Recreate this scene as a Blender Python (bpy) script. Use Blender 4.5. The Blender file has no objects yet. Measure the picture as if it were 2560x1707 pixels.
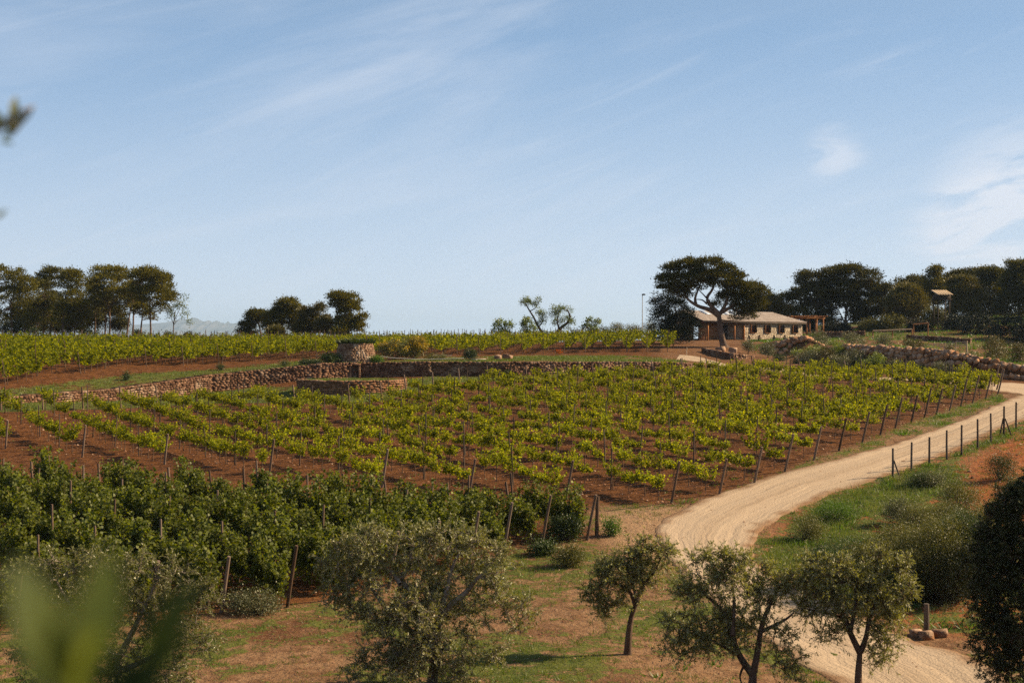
import bpy, math, random
import numpy as np
from mathutils import Vector

# ------------------------------------------------------------------ camera, sky, sun, exposure
SC = bpy.context.scene
COL = SC.collection
R = math.radians
EYE = 10.0
FPX = 2560 * 50.0 / 36.0
cam_d = bpy.data.cameras.new('camera')
cam_d.lens = 50; cam_d.sensor_width = 36; cam_d.clip_start = 0.05; cam_d.clip_end = 60000
cam_d.dof.use_dof = True; cam_d.dof.focus_distance = 80; cam_d.dof.aperture_fstop = 2.8
cam = bpy.data.objects.new('camera', cam_d); COL.objects.link(cam)
cam.location = (0, 0, EYE); cam.rotation_euler = (R(90), 0, 0)
SC.camera = cam
SUN_EL, SUN_AZ = 32.0, 12.0          # elevation; azimuth from +X towards +Y
SUN_STR, SKY_STR = 5.0, 0.0505
SC.view_settings.view_transform = 'Standard'; SC.view_settings.look = 'None'
SC.view_settings.exposure = 0.9; SC.view_settings.gamma = 1.0
SC.cycles.use_denoising = False
SC.cycles.max_bounces = 8; SC.cycles.transparent_max_bounces = 8
SC.cycles.volume_bounces = 1; SC.cycles.transmission_bounces = 4; SC.cycles.diffuse_bounces = 3; SC.cycles.glossy_bounces = 2

sd = bpy.data.lights.new('sun', 'SUN'); sd.energy = SUN_STR; sd.angle = R(0.6); sd.color = (1.0, 0.77, 0.49)
sun = bpy.data.objects.new('sun', sd); COL.objects.link(sun)
_s = Vector((math.cos(R(SUN_EL)) * math.cos(R(SUN_AZ)), math.cos(R(SUN_EL)) * math.sin(R(SUN_AZ)), math.sin(R(SUN_EL))))
sun.rotation_euler = _s.to_track_quat('Z', 'Y').to_euler()

def N(nt, typ, **kw):
    n = nt.nodes.new(typ)
    for k, v in kw.items():
        if k.startswith('i_'):
            n.inputs[k[2:].replace('_', ' ')].default_value = v
        else:
            setattr(n, k, v)
    return n
def L(nt, a, b): nt.links.new(a, b)
def math_n(nt, op, a=None, b=None, c=None, clamp=False):
    n = nt.nodes.new('ShaderNodeMath'); n.operation = op; n.use_clamp = clamp
    for i, v in enumerate((a, b, c)):
        if v is None: continue
        if isinstance(v, (int, float)): n.inputs[i].default_value = v
        else: nt.links.new(v, n.inputs[i])
    return n.outputs[0]
def mix_n(nt, fac, a, b, mode='MIX'):
    n = nt.nodes.new('ShaderNodeMix'); n.data_type = 'RGBA'; n.blend_type = mode
    for s, v in ((n.inputs[0], fac), (n.inputs[6], a), (n.inputs[7], b)):
        if isinstance(v, (int, float)): s.default_value = v
        elif isinstance(v, tuple): s.default_value = v if len(v) == 4 else (*v, 1)
        else: nt.links.new(v, s)
    return n.outputs[2]
def ramp_n(nt, fac, lo, hi, mode='SMOOTHSTEP'):
    n = nt.nodes.new('ShaderNodeMapRange'); n.interpolation_type = mode
    nt.links.new(fac, n.inputs[0]); n.inputs[1].default_value = lo; n.inputs[2].default_value = hi
    return n.outputs[0]

W = bpy.data.worlds.new('World'); SC.world = W; W.use_nodes = True
nt = W.node_tree; nt.nodes.clear()
out = N(nt, 'ShaderNodeOutputWorld'); bg = N(nt, 'ShaderNodeBackground'); bg.inputs[1].default_value = SKY_STR
sky = N(nt, 'ShaderNodeTexSky', sky_type='NISHITA'); sky.sun_disc = False
sky.sun_elevation = R(SUN_EL); sky.sun_rotation = R(90 - SUN_AZ)
sky.altitude = 300; sky.air_density = 1.0; sky.dust_density = 1.0; sky.ozone_density = 1.2
tc = N(nt, 'ShaderNodeTexCoord')
def cloud_layer(rot, scl, det, lo, hi, dist=0.4, loc=(0, 0, 0)):
    m0 = N(nt, 'ShaderNodeMapping'); m0.inputs['Rotation'].default_value = (0, R(rot), 0); L(nt, tc.outputs['Generated'], m0.inputs[0])
    mp = N(nt, 'ShaderNodeMapping'); mp.inputs['Scale'].default_value = scl
    mp.inputs['Location'].default_value = loc
    L(nt, m0.outputs[0], mp.inputs[0])
    nz = N(nt, 'ShaderNodeTexNoise'); nz.inputs['Scale'].default_value = 1.0; nz.inputs['Detail'].default_value = det
    nz.inputs['Distortion'].default_value = dist; nz.inputs['Roughness'].default_value = 0.55
    L(nt, mp.outputs[0], nz.inputs[0])
    return ramp_n(nt, nz.outputs[0], lo, hi)
c1 = cloud_layer(15, (3.0, 3.0, 16), 6, 0.45, 0.75, 0.6, (3.1, 0.4, 1.7))
c2 = cloud_layer(19, (5.0, 5.0, 34), 7, 0.50, 0.80, 0.9, (0.3, 1.4, 5.2))
c3 = cloud_layer(8, (13, 13, 62), 8, 0.38, 0.62, 0.8, (1.3, 2.4, 0.2))
def dirmask(px, py, r):
    v = Vector(((px - 1280) / FPX, 1, (853.5 - py) / FPX)).normalized()
    d = N(nt, 'ShaderNodeVectorMath', operation='DISTANCE'); d.inputs[1].default_value = v
    vm = N(nt, 'ShaderNodeVectorMath', operation='NORMALIZE'); L(nt, tc.outputs['Generated'], vm.inputs[0]); L(nt, vm.outputs[0], d.inputs[0])
    return ramp_n(nt, d.outputs['Value'], r, r * 0.15)
m1 = math_n(nt, 'MULTIPLY', c3, math_n(nt, 'ADD', math_n(nt, 'ADD', dirmask(2560, 530, .075), dirmask(2420, 590, .055)), math_n(nt, 'MULTIPLY', dirmask(2090, 385, .028), .6), clamp=True))
cov = math_n(nt, 'ADD', math_n(nt, 'MULTIPLY', c1, .30), math_n(nt, 'MULTIPLY', c2, .26))
cov = math_n(nt, 'ADD', cov, math_n(nt, 'MULTIPLY', m1, 1.0), clamp=True)
nv = N(nt, 'ShaderNodeVectorMath', operation='NORMALIZE'); L(nt, tc.outputs['Generated'], nv.inputs[0])
sx = N(nt, 'ShaderNodeSeparateXYZ'); L(nt, nv.outputs[0], sx.inputs[0]); zz = sx.outputs[2]
hs = N(nt, 'ShaderNodeHueSaturation'); hs.inputs['Saturation'].default_value = 0.6
L(nt, sky.outputs[0], hs.inputs['Color'])
veilc = mix_n(nt, ramp_n(nt, zz, -.01, .21, 'LINEAR'), (8.2, 9.2, 10.3), (2.45, 4.9, 8.5))      # thin high haze, palest at the horizon
skyc = mix_n(nt, ramp_n(nt, zz, .55, -.05), hs.outputs[0], veilc)
CLOUD = mix_n(nt, cov, skyc, (8.0, 8.6, 9.7))
L(nt, CLOUD, bg.inputs[0]); L(nt, bg.outputs[0], out.inputs[0])

# ------------------------------------------------------------------ helpers
rng = np.random.default_rng(7)
MAT = {}
def new_mat(name):
    m = bpy.data.materials.new(name); m.use_nodes = True; m.node_tree.nodes.clear(); MAT[name] = m
    return m, m.node_tree
def leaf_mat(name, c1, c2, back=None, trans=0.3, rough=0.45, tcol=None, spec=0.4, big=None):
    m, t = new_mat(name)
    o = N(t, 'ShaderNodeOutputMaterial'); g = N(t, 'ShaderNodeNewGeometry')
    col = mix_n(t, g.outputs['Random Per Island'], c1, c2)
    tex = N(t, 'ShaderNodeTexNoise'); tex.inputs['Scale'].default_value = 0.9; tex.inputs['Detail'].default_value = 2
    L(t, g.outputs['Position'], tex.inputs[0])
    oi = N(t, 'ShaderNodeObjectInfo')
    v = math_n(t, 'MULTIPLY_ADD', tex.outputs[0], 1.1, 0.45)
    v = math_n(t, 'MULTIPLY', v, math_n(t, 'MULTIPLY_ADD', oi.outputs['Random'], 0.4, 0.8))
    vv = N(t, 'ShaderNodeCombineXYZ'); L(t, v, vv.inputs[0]); L(t, v, vv.inputs[1]); L(t, math_n(t, 'MULTIPLY', v, v), vv.inputs[2])
    col = mix_n(t, 1.0, col, vv.outputs[0], 'MULTIPLY')
    if big: 
        t2 = N(t, 'ShaderNodeTexNoise'); t2.inputs['Scale'].default_value = 0.35; L(t, g.outputs['Position'], t2.inputs[0])
        col = mix_n(t, math_n(t, 'MULTIPLY', ramp_n(t, t2.outputs[0], .5, .7), .7), col, big)
    top = col
    if back: col = mix_n(t, g.outputs['Backfacing'], col, back)
    p = N(t, 'ShaderNodeBsdfPrincipled'); p.inputs['Roughness'].default_value = rough; p.inputs['Specular IOR Level'].default_value = spec
    L(t, col, p.inputs['Base Color'])
    tr = N(t, 'ShaderNodeBsdfTranslucent')
    tcol = tcol or (2.2, 2.0, 0.7)
    L(t, mix_n(t, 1.0, top, tcol, 'MULTIPLY'), tr.inputs[0])
    mx = N(t, 'ShaderNodeMixShader'); mx.inputs[0].default_value = trans
    L(t, p.outputs[0], mx.inputs[1]); L(t, tr.outputs[0], mx.inputs[2]); L(t, mx.outputs[0], o.inputs[0])
    return m
def solid_mat(name, c1, c2, scale=3.0, rough=0.85, bump=0.3, bscale=20.0, detail=5, island=0.0, stretch=(1, 1, 1), spec=0.25, c3=None, objrand=0.0):
    m, t = new_mat(name)
    o = N(t, 'ShaderNodeOutputMaterial'); tcn = N(t, 'ShaderNodeTexCoord'); mp = N(t, 'ShaderNodeMapping'); mp.inputs['Scale'].default_value = stretch
    L(t, tcn.outputs['Object'], mp.inputs[0])
    a = N(t, 'ShaderNodeTexNoise'); a.inputs['Scale'].default_value = scale; a.inputs['Detail'].default_value = detail; L(t, mp.outputs[0], a.inputs[0])
    col = mix_n(t, ramp_n(t, a.outputs[0], .35, .65), c1, c2)
    if c3:
        b = N(t, 'ShaderNodeTexNoise'); b.inputs['Scale'].default_value = scale * .37; L(t, mp.outputs[0], b.inputs[0])
        col = mix_n(t, ramp_n(t, b.outputs[0], .5, .68), col, c3)
    if island or objrand:
        if island:
            g = N(t, 'ShaderNodeNewGeometry'); rnd = g.outputs['Random Per Island']; amt = island
        else:
            g = N(t, 'ShaderNodeObjectInfo'); rnd = g.outputs['Random']; amt = objrand
        v = math_n(t, 'MULTIPLY_ADD', rnd, 2 * amt, 1 - amt)
        vv = N(t, 'ShaderNodeCombineXYZ'); L(t, v, vv.inputs[0]); L(t, math_n(t, 'POWER', v, 1.25), vv.inputs[1]); L(t, math_n(t, 'POWER', v, 1.5), vv.inputs[2])
        col = mix_n(t, 1.0, col, vv.outputs[0], 'MULTIPLY')
    p = N(t, 'ShaderNodeBsdfPrincipled'); p.inputs['Roughness'].default_value = rough; p.inputs['Specular IOR Level'].default_value = spec
    L(t, col, p.inputs['Base Color'])
    if bump:
        c = N(t, 'ShaderNodeTexNoise'); c.inputs['Scale'].default_value = bscale; c.inputs['Detail'].default_value = 6; L(t, mp.outputs[0], c.inputs[0])
        bn = N(t, 'ShaderNodeBump'); bn.inputs['Strength'].default_value = bump; bn.inputs['Distance'].default_value = 0.05
        L(t, c.outputs[0], bn.inputs['Height']); L(t, bn.outputs[0], p.inputs['Normal'])
    L(t, p.outputs[0], o.inputs[0])
    return m

class G:
    """collects vertices and faces, then links them as one mesh object"""
    def __init__(s): s.v = []; s.f = []; s.n = 0
    def add(s, v, f, mat=0):
        v = np.asarray(v, float).reshape(-1, 3); f = np.asarray(f, int)
        if len(v) == 0 or len(f) == 0: return
        s.v.append(v); s.f.append((f + s.n, mat)); s.n += len(v)
    def data(s):
        return (np.concatenate(s.v) if s.v else np.zeros((0, 3))), list(s.f)
    def merge(s, data, M=None, off=(0, 0, 0), matmap=None):
        v, fl = data
        vv = v @ M.T if M is not None else v
        base = s.n
        s.v.append(vv + np.asarray(off)); s.n += len(v)
        for f, m in fl: s.f.append((f + base, matmap[m] if matmap else m))
    def mesh(s, name, mats, smooth=False):
        v, fl = s.data()
        me = bpy.data.meshes.new(name)
        me.vertices.add(len(v)); me.vertices.foreach_set('co', v.astype(np.float32).ravel())
        tot = sum(f.size for f, _ in fl); np_ = sum(len(f) for f, _ in fl)
        me.loops.add(tot); me.polygons.add(np_)
        if fl:
            me.loops.foreach_set('vertex_index', np.concatenate([f.ravel() for f, _ in fl]).astype(np.int32))
            sizes = np.concatenate([np.full(len(f), f.shape[1]) for f, _ in fl])
            st = np.concatenate([[0], np.cumsum(sizes)[:-1]])
            me.polygons.foreach_set('loop_start', st.astype(np.int32))
            me.polygons.foreach_set('material_index', np.concatenate([np.full(len(f), m) for f, m in fl]).astype(np.int32))
            if smooth: me.polygons.foreach_set('use_smooth', np.ones(np_, bool))
        for m in mats: me.materials.append(MAT[m])
        me.update(calc_edges=True)
        return me
    def build(s, name, mats, parent=None, smooth=False, loc=None, kind=None):
        if isinstance(mats, str): mats = [mats]
        o = bpy.data.objects.new(name, s.mesh(name, mats, smooth)); COL.objects.link(o)
        if parent is not None: o.parent = parent
        if loc is not None: o.location = loc
        if kind: o['kind'] = kind
        return o
def tag(o, label=None, cat=None, group=None, kind=None):
    if label: o['label'] = label
    if cat: o['category'] = cat
    if group: o['group'] = group
    if kind: o['kind'] = kind
    return o
def thing(name, loc, label, cat, group=None, rz=0.0):
    o = bpy.data.objects.new(name, None); COL.objects.link(o); o.empty_display_size = .2
    o.location = loc; o.rotation_euler = (0, 0, rz)
    return tag(o, label, cat, group)
def mobj(name, me, parent=None, loc=None, rz=None):
    o = bpy.data.objects.new(name, me); COL.objects.link(o)
    if parent is not None: o.parent = parent
    if loc is not None: o.location = loc
    if rz is not None: o.rotation_euler = (0, 0, rz)
    return o
BOXF = np.array([[0, 3, 2, 1], [4, 5, 6, 7], [0, 1, 5, 4], [1, 2, 6, 5], [2, 3, 7, 6], [3, 0, 4, 7]])
def box(g, c, s, rz=0.0, mat=0, jit=0.0, rx=0.0, taper=1.0):
    sx, sy, sz = [k / 2 for k in s]
    v = np.array([[-sx, -sy, -sz], [sx, -sy, -sz], [sx, sy, -sz], [-sx, sy, -sz], [-sx * taper, -sy * taper, sz], [sx * taper, -sy * taper, sz], [sx * taper, sy * taper, sz], [-sx * taper, sy * taper, sz]])
    if jit: v = v + rng.uniform(-jit, jit, v.shape)
    if rx:
        c_, s_ = math.cos(rx), math.sin(rx); v = v @ np.array([[1, 0, 0], [0, c_, -s_], [0, s_, c_]]).T
    if rz:
        c_, s_ = math.cos(rz), math.sin(rz); v = v @ np.array([[c_, -s_, 0], [s_, c_, 0], [0, 0, 1]]).T
    g.add(v + np.asarray(c), BOXF, mat)
def tube(g, P, rad, sides=6, mat=0, cap=True):
    P = np.asarray(P, float); n = len(P); rad = np.broadcast_to(np.asarray(rad, float), (n,))
    T = np.gradient(P, axis=0); T /= np.linalg.norm(T, axis=1)[:, None] + 1e-9
    up = np.array([0, 0, 1.0]) if abs(T[0][2]) < .9 else np.array([1.0, 0, 0])
    A = np.cross(T, up); A /= np.linalg.norm(A, axis=1)[:, None] + 1e-9
    B = np.cross(T, A)
    a = np.arange(sides) * 2 * math.pi / sides
    ring = P[:, None, :] + rad[:, None, None] * (np.cos(a)[None, :, None] * A[:, None, :] + np.sin(a)[None, :, None] * B[:, None, :])
    v = ring.reshape(-1, 3)
    i = np.arange(n - 1)[:, None] * sides; j = np.arange(sides)[None, :]; k = (j + 1) % sides
    f = np.stack([i + j, i + k, i + sides + k, i + sides + j], -1).reshape(-1, 4)
    g.add(v, f, mat)
    if cap:
        g.add(ring[-1], np.arange(sides)[None, :], mat)
def curve_pts(ctrl, n=10):
    """Catmull-Rom through control points"""
    P = np.asarray(ctrl, float)
    if len(P) == 2: return P[0] + (P[1] - P[0]) * np.linspace(0, 1, n)[:, None]
    Q = np.vstack([2 * P[0] - P[1], P, 2 * P[-1] - P[-2]]); res = []
    m = len(P) - 1; per = max(2, n // m)
    for i in range(m):
        t = np.linspace(0, 1, per, endpoint=(i == m - 1))[:, None]
        a, b, c, d = Q[i], Q[i + 1], Q[i + 2], Q[i + 3]
        res.append(.5 * ((2 * b) + (-a + c) * t + (2 * a - 5 * b + 4 * c - d) * t ** 2 + (-a + 3 * b - 3 * c + d) * t ** 3))
    return np.vstack(res)
def unit(v): return v / (np.linalg.norm(v, axis=-1, keepdims=True) + 1e-9)
def leaves(g, P, D, ln, wd, mat=0, r=rng, fold=0.15, jit=0.3):
    """kite leaves: base P, direction D, length ln, width wd"""
    n = len(P)
    if n == 0: return
    D = unit(D); q = unit(r.normal(size=(n, 3))); S = unit(np.cross(D, q)); Nn = np.cross(S, D)
    l = (ln * r.uniform(1 - jit, 1 + jit, n))[:, None]; w = (wd * r.uniform(1 - jit, 1 + jit, n))[:, None]
    a = P; b = P + D * l * .45 + S * w * .5 + Nn * w * fold; c = P + D * l; d = P + D * l * .45 - S * w * .5 + Nn * w * fold
    v = np.stack([a, b, c, d], 1).reshape(-1, 3)
    g.add(v, np.arange(4 * n).reshape(-1, 4), mat)

# ------------------------------------------------------------------ terrain (heights relative to the eye)
def pp(px, py, D): return ((px - 1280) / FPX * D, D, -(py - 853.5) / FPX * D)
far = []
for px in (-500, 0, 250, 500): far += [((px - 1280) / FPX * 200, 200, -.35), ((px - 1280) / FPX * 165, 165, -1.15)]
for px, zr in ((850, -.3), (1150, -.3), (1450, -.05), (1600, .05)): far += [((px - 1280) / FPX * 200, 200, zr)]
rightz = [pp(1760, 917, 142), pp(1700, 893, 150), pp(1860, 895, 150), pp(1808, 868, 165), pp(1930, 852, 188), pp(2050, 850, 188), pp(1750, 846, 195),
          pp(1860, 925, 134), pp(2000, 925, 133), pp(1980, 893, 158), pp(2100, 942, 130), pp(2300, 950, 122), pp(2500, 963, 117), pp(2560, 975, 112), pp(2700, 985, 110),
          pp(2100, 905, 152), pp(2215, 928, 134), pp(2330, 938, 128), pp(2560, 955, 122), pp(2800, 965, 118), pp(2200, 850, 175), pp(2400, 868, 165), pp(2560, 905, 145),
          pp(2300, 820, 205), pp(2500, 790, 230), pp(2800, 760, 250), pp(2700, 880, 170), pp(2050, 835, 225), pp(1800, 845, 230),
          pp(3300, 1000, 100), pp(3300, 880, 160), pp(3300, 750, 240)]
low = [pp(1570, 1635, 41), pp(1050, 1720, 37), pp(2145, 1745, 37), pp(2317, 1580, 44), pp(1880, 1725, 37), pp(1493, 1340, 60), pp(750, 1510, 49), pp(0, 1600, 44), pp(300, 1560, 46),
       pp(1100, 1415, 55), pp(1650, 1250, 67), pp(1080, 1215, 72), pp(480, 1165, 80), pp(0, 1118, 88), pp(-600, 1090, 92), pp(1370, 1245, 69), pp(300, 1330, 60), pp(700, 1330, 60), pp(-500, 1350, 60),
       pp(1855, 1200, 71), pp(2030, 1140, 76), pp(2210, 1085, 83), pp(2330, 1040, 93), pp(2475, 985, 108), pp(1800, 1390, 56), pp(1650, 1450, 52), pp(2232, 1192, 71), pp(2540, 1073, 83), pp(2380, 1130, 77), pp(2560, 1005, 103),
       pp(2900, 1000, 95), pp(2900, 1200, 66), pp(2450, 1250, 66), pp(2150, 1350, 59), pp(2300, 1500, 48), pp(2560, 1450, 50), pp(3300, 1500, 45), pp(2600, 1750, 36), pp(2350, 1660, 40),
       pp(540, 1012, 110), pp(1000, 990, 112), pp(1280, 965, 118), pp(1700, 945, 124), pp(900, 1090, 92), pp(1400, 1080, 90), pp(1900, 1010, 104), pp(400, 1075, 96),
       pp(0, 1010, 103), pp(-500, 1030, 97), pp(174, 1003, 109), pp(272, 1000, 113), pp(525, 978, 123.5), pp(640, 963, 126.2), pp(802, 947, 128), pp(899, 943, 130), pp(1077, 940, 130.5), pp(1264, 940, 131), pp(1500, 930, 134), pp(1700, 926, 138),
       pp(-1500, 1200, 75), pp(-1500, 1600, 44)]
for x in (-22, -8, 8, 22): low += [(x, 0, -1.75), (x, 3, -1.85), (x, 8, -4.6), (x, 15, -7.4), (x, 25, -9.2)]
upw = [pp(-500, 1010, 97.5), pp(0, 997, 103.5), pp(174, 982, 109.5), pp(272, 977, 113.5), pp(525, 940, 124), pp(640, 929, 126.7), pp(802, 912, 128.5), pp(899, 909, 130.5), pp(1077, 907, 131), pp(1264, 907, 131.5), pp(1500, 906.5, 134.5), pp(1700, 907, 138.5)]
up = upw + [pp(0, 960, 111), pp(180, 937, 118), pp(350, 921, 126), pp(594, 911, 134), pp(752, 900, 140), pp(1000, 897, 140), pp(1260, 888, 150), pp(1580, 880, 155), pp(-500, 975, 105), (-50, 60, -7), (0, 60, -8), (40, 60, -7)]
def tps(pts, lam=0.02):
    P = np.array(pts); X = P[:, :2] / 50; z = P[:, 2]; n = len(P)
    d = np.linalg.norm(X[:, None] - X[None], axis=2); K = np.where(d > 0, d * d * np.log(d + 1e-12), 0) + lam * np.eye(n) * .02
    A = np.zeros((n + 3, n + 3)); A[:n, :n] = K; A[:n, n] = 1; A[:n, n + 1:] = X; A[n, :n] = 1; A[n + 1:, :n] = X.T
    w = np.linalg.solve(A, np.concatenate([z, [0, 0, 0]]))
    def f(x, y):
        x = np.asarray(x, float); sh = x.shape; q = np.stack([x.ravel(), np.asarray(y, float).ravel()], 1) / 50; r_ = np.zeros(len(q))
        for s in range(0, len(q), 20000):
            qq = q[s:s + 20000]; dd = ((qq[:, None] - X[None]) ** 2).sum(2)
            r_[s:s + 20000] = (.5 * dd * np.log(dd + 1e-20)) @ w[:n] + w[n] + qq @ w[n + 1:]
        return r_.reshape(sh)
    return f
fL = tps(low + rightz + far); fU = tps(up + rightz + far)
def poly_sd(x, y, P):
    """signed distance to an open polyline, positive on its left side (uphill), and whether the nearest point is past its last vertex"""
    P = np.asarray(P, float); best = np.full(x.shape, 1e9); sgn = np.ones(x.shape)
    for a, b in zip(P[:-1], P[1:]):
        ab = b - a; t = np.clip(((x - a[0]) * ab[0] + (y - a[1]) * ab[1]) / (ab @ ab), 0, 1)
        dx = x - a[0] - t * ab[0]; dy = y - a[1] - t * ab[1]; d = np.hypot(dx, dy)
        s = np.where(ab[0] * (y - a[1]) - ab[1] * (x - a[0]) >= 0, 1.0, -1.0)
        m = d < best - 1e-9; best = np.where(m, d, best); sgn = np.where(m, s, sgn)
    return best * sgn
WALL = np.array([pp(*p)[:2] for p in [(-600, 0, 96), (0, 0, 103), (174, 0, 109), (272, 0, 113), (525, 0, 123.5), (640, 0, 126.2), (802, 0, 128), (899, 0, 130), (1077, 0, 130.5), (1264, 0, 131), (1500, 0, 134), (1700, 0, 138), (1760, 0, 142)]])
WALLX = np.vstack([[-140, 60], WALL, [60, 150], [160, 150]])
RING_C = (pp(880, 0, 118.6)[0], 118.6); RING_R = 4.15
B1 = np.array([pp(*p)[:2] for p in [(1925, 0, 160), (1985, 0, 159), (2060, 0, 158)]])
B2 = np.array([pp(*p)[:2] for p in [(2085, 0, 141), (2150, 0, 138), (2215, 0, 135.5), (2330, 0, 130.5), (2400, 0, 128), (2560, 0, 124), (2800, 0, 119)]])
B1H = [.3, 1.35, 1.2, .3]; 
def sstep(t): t = np.clip(t, 0, 1); return t * t * (3 - 2 * t)
def H(x, y):
    x = np.asarray(x, float); y = np.asarray(y, float); shp = np.broadcast(x, y).shape
    x = np.broadcast_to(x, shp).astype(float); y = np.broadcast_to(y, shp).astype(float)
    xc = np.clip(x, -95, 115); yc = np.clip(y, -4, 238)
    sd_ = poly_sd(xc, yc, WALLX)
    wd = .11 + np.clip(xc - WALL[-1][0], 0, 30) * .35
    w = sstep(.5 + .5 * sd_ / wd)
    z = np.zeros(shp); mL = w < 1; mU = w > 0
    zl = np.zeros(shp); zu = np.zeros(shp)
    if mL.any(): zl[mL] = fL(xc[mL], yc[mL])
    if mU.any(): zu[mU] = fU(xc[mU], yc[mU])
    z = zl * (1 - w) + zu * w
    # level lawn held by the round wall
    dr = np.hypot(x - RING_C[0], y - RING_C[1]); z = z + np.maximum(-3.22 - z, 0) * sstep((RING_R + .12 - dr) / .24)
    # boulder terraces
    s1 = poly_sd(xc, yc, B1); e1 = sstep((xc - B1[0][0] + 1) / 3) * sstep((B1[-1][0] + 1 - xc) / 3)
    z = z + 1.35 * e1 * sstep(.5 + s1 / 1.0) * sstep((14 - s1) / 12)
    s2 = poly_sd(xc, yc, B2); e2 = sstep((xc - B2[0][0] + 2) / 3) * (1 - .62 * sstep((xc - 38) / 9))
    z = z + 1.9 * e2 * sstep(.5 + s2 / 1.3) * sstep((26 - s2) / 20)
    # beyond the ridge the land falls away to a wide plain
    fall = np.maximum(y - 212, 0); side = sstep((x - 20) / 40)
    z = z - (1 - side) * (fall * .03 + sstep(fall / 1500) * 90) - side * sstep((fall - 120) / 1500) * 110
    z = z - sstep((np.abs(x) - 110) / 800) * 25
    return z + EYE
def gp_many(pix):
    """ground points seen through pixels of the photograph"""
    Ds = np.concatenate([np.arange(22, 160, .4), np.arange(160, 240, 1.)])
    out = []
    for px, py in pix:
        x = (px - 1280) / FPX * Ds; z = EYE - (py - 853.5) / FPX * Ds
        h = H(x, Ds); b = np.where(z <= h)[0]
        i = b[0] if len(b) else len(Ds) - 1
        if 0 < i:
            a0 = z[i - 1] - h[i - 1]; a1 = z[i] - h[i]; t = np.clip(a0 / (a0 - a1 + 1e-9), 0, 1); D = Ds[i - 1] + t * (Ds[i] - Ds[i - 1])
        else: D = Ds[0]
        out.append(((px - 1280) / FPX * D, D))
    return np.array(out)
def hz(x, y): return float(H(np.array([x]), np.array([y]))[0])
def poly_in(x, y, P):
    P = np.asarray(P); c = np.zeros(x.shape, bool)
    for (x0, y0), (x1, y1) in zip(P, np.roll(P, -1, 0)):
        m = ((y0 > y) != (y1 > y)); c ^= m & (x < (x1 - x0) * (y - y0) / (y1 - y0 + 1e-12) + x0)
    return c
def poly_soft(x, y, P, w):
    """1 inside, 0 outside, soft over w metres"""
    best = np.full(x.shape, 1e9); P = np.asarray(P)
    for a, b in zip(P, np.roll(P, -1, 0)):
        ab = b - a; t = np.clip(((x - a[0]) * ab[0] + (y - a[1]) * ab[1]) / (ab @ ab + 1e-9), 0, 1)
        best = np.minimum(best, np.hypot(x - a[0] - t * ab[0], y - a[1] - t * ab[1]))
    return sstep(.5 + np.where(poly_in(x, y, P), best, -best) / (2 * w))
# cheap smooth noise for placing things
_ph = np.random.default_rng(3).uniform(0, 6.28, (24, 3))
def wob(x, y, s):
    r_ = 0
    for k in range(8):
        a, b, c = _ph[k]; fr = (1.0 + .45 * k) / s
        r_ = r_ + np.sin(fr * (x * math.cos(a) + y * math.sin(a)) + b + 1.7 * np.sin(fr * .6 * (x * math.cos(c) - y * math.sin(c)) + a))
    return r_ / 8 * 1.6
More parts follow.
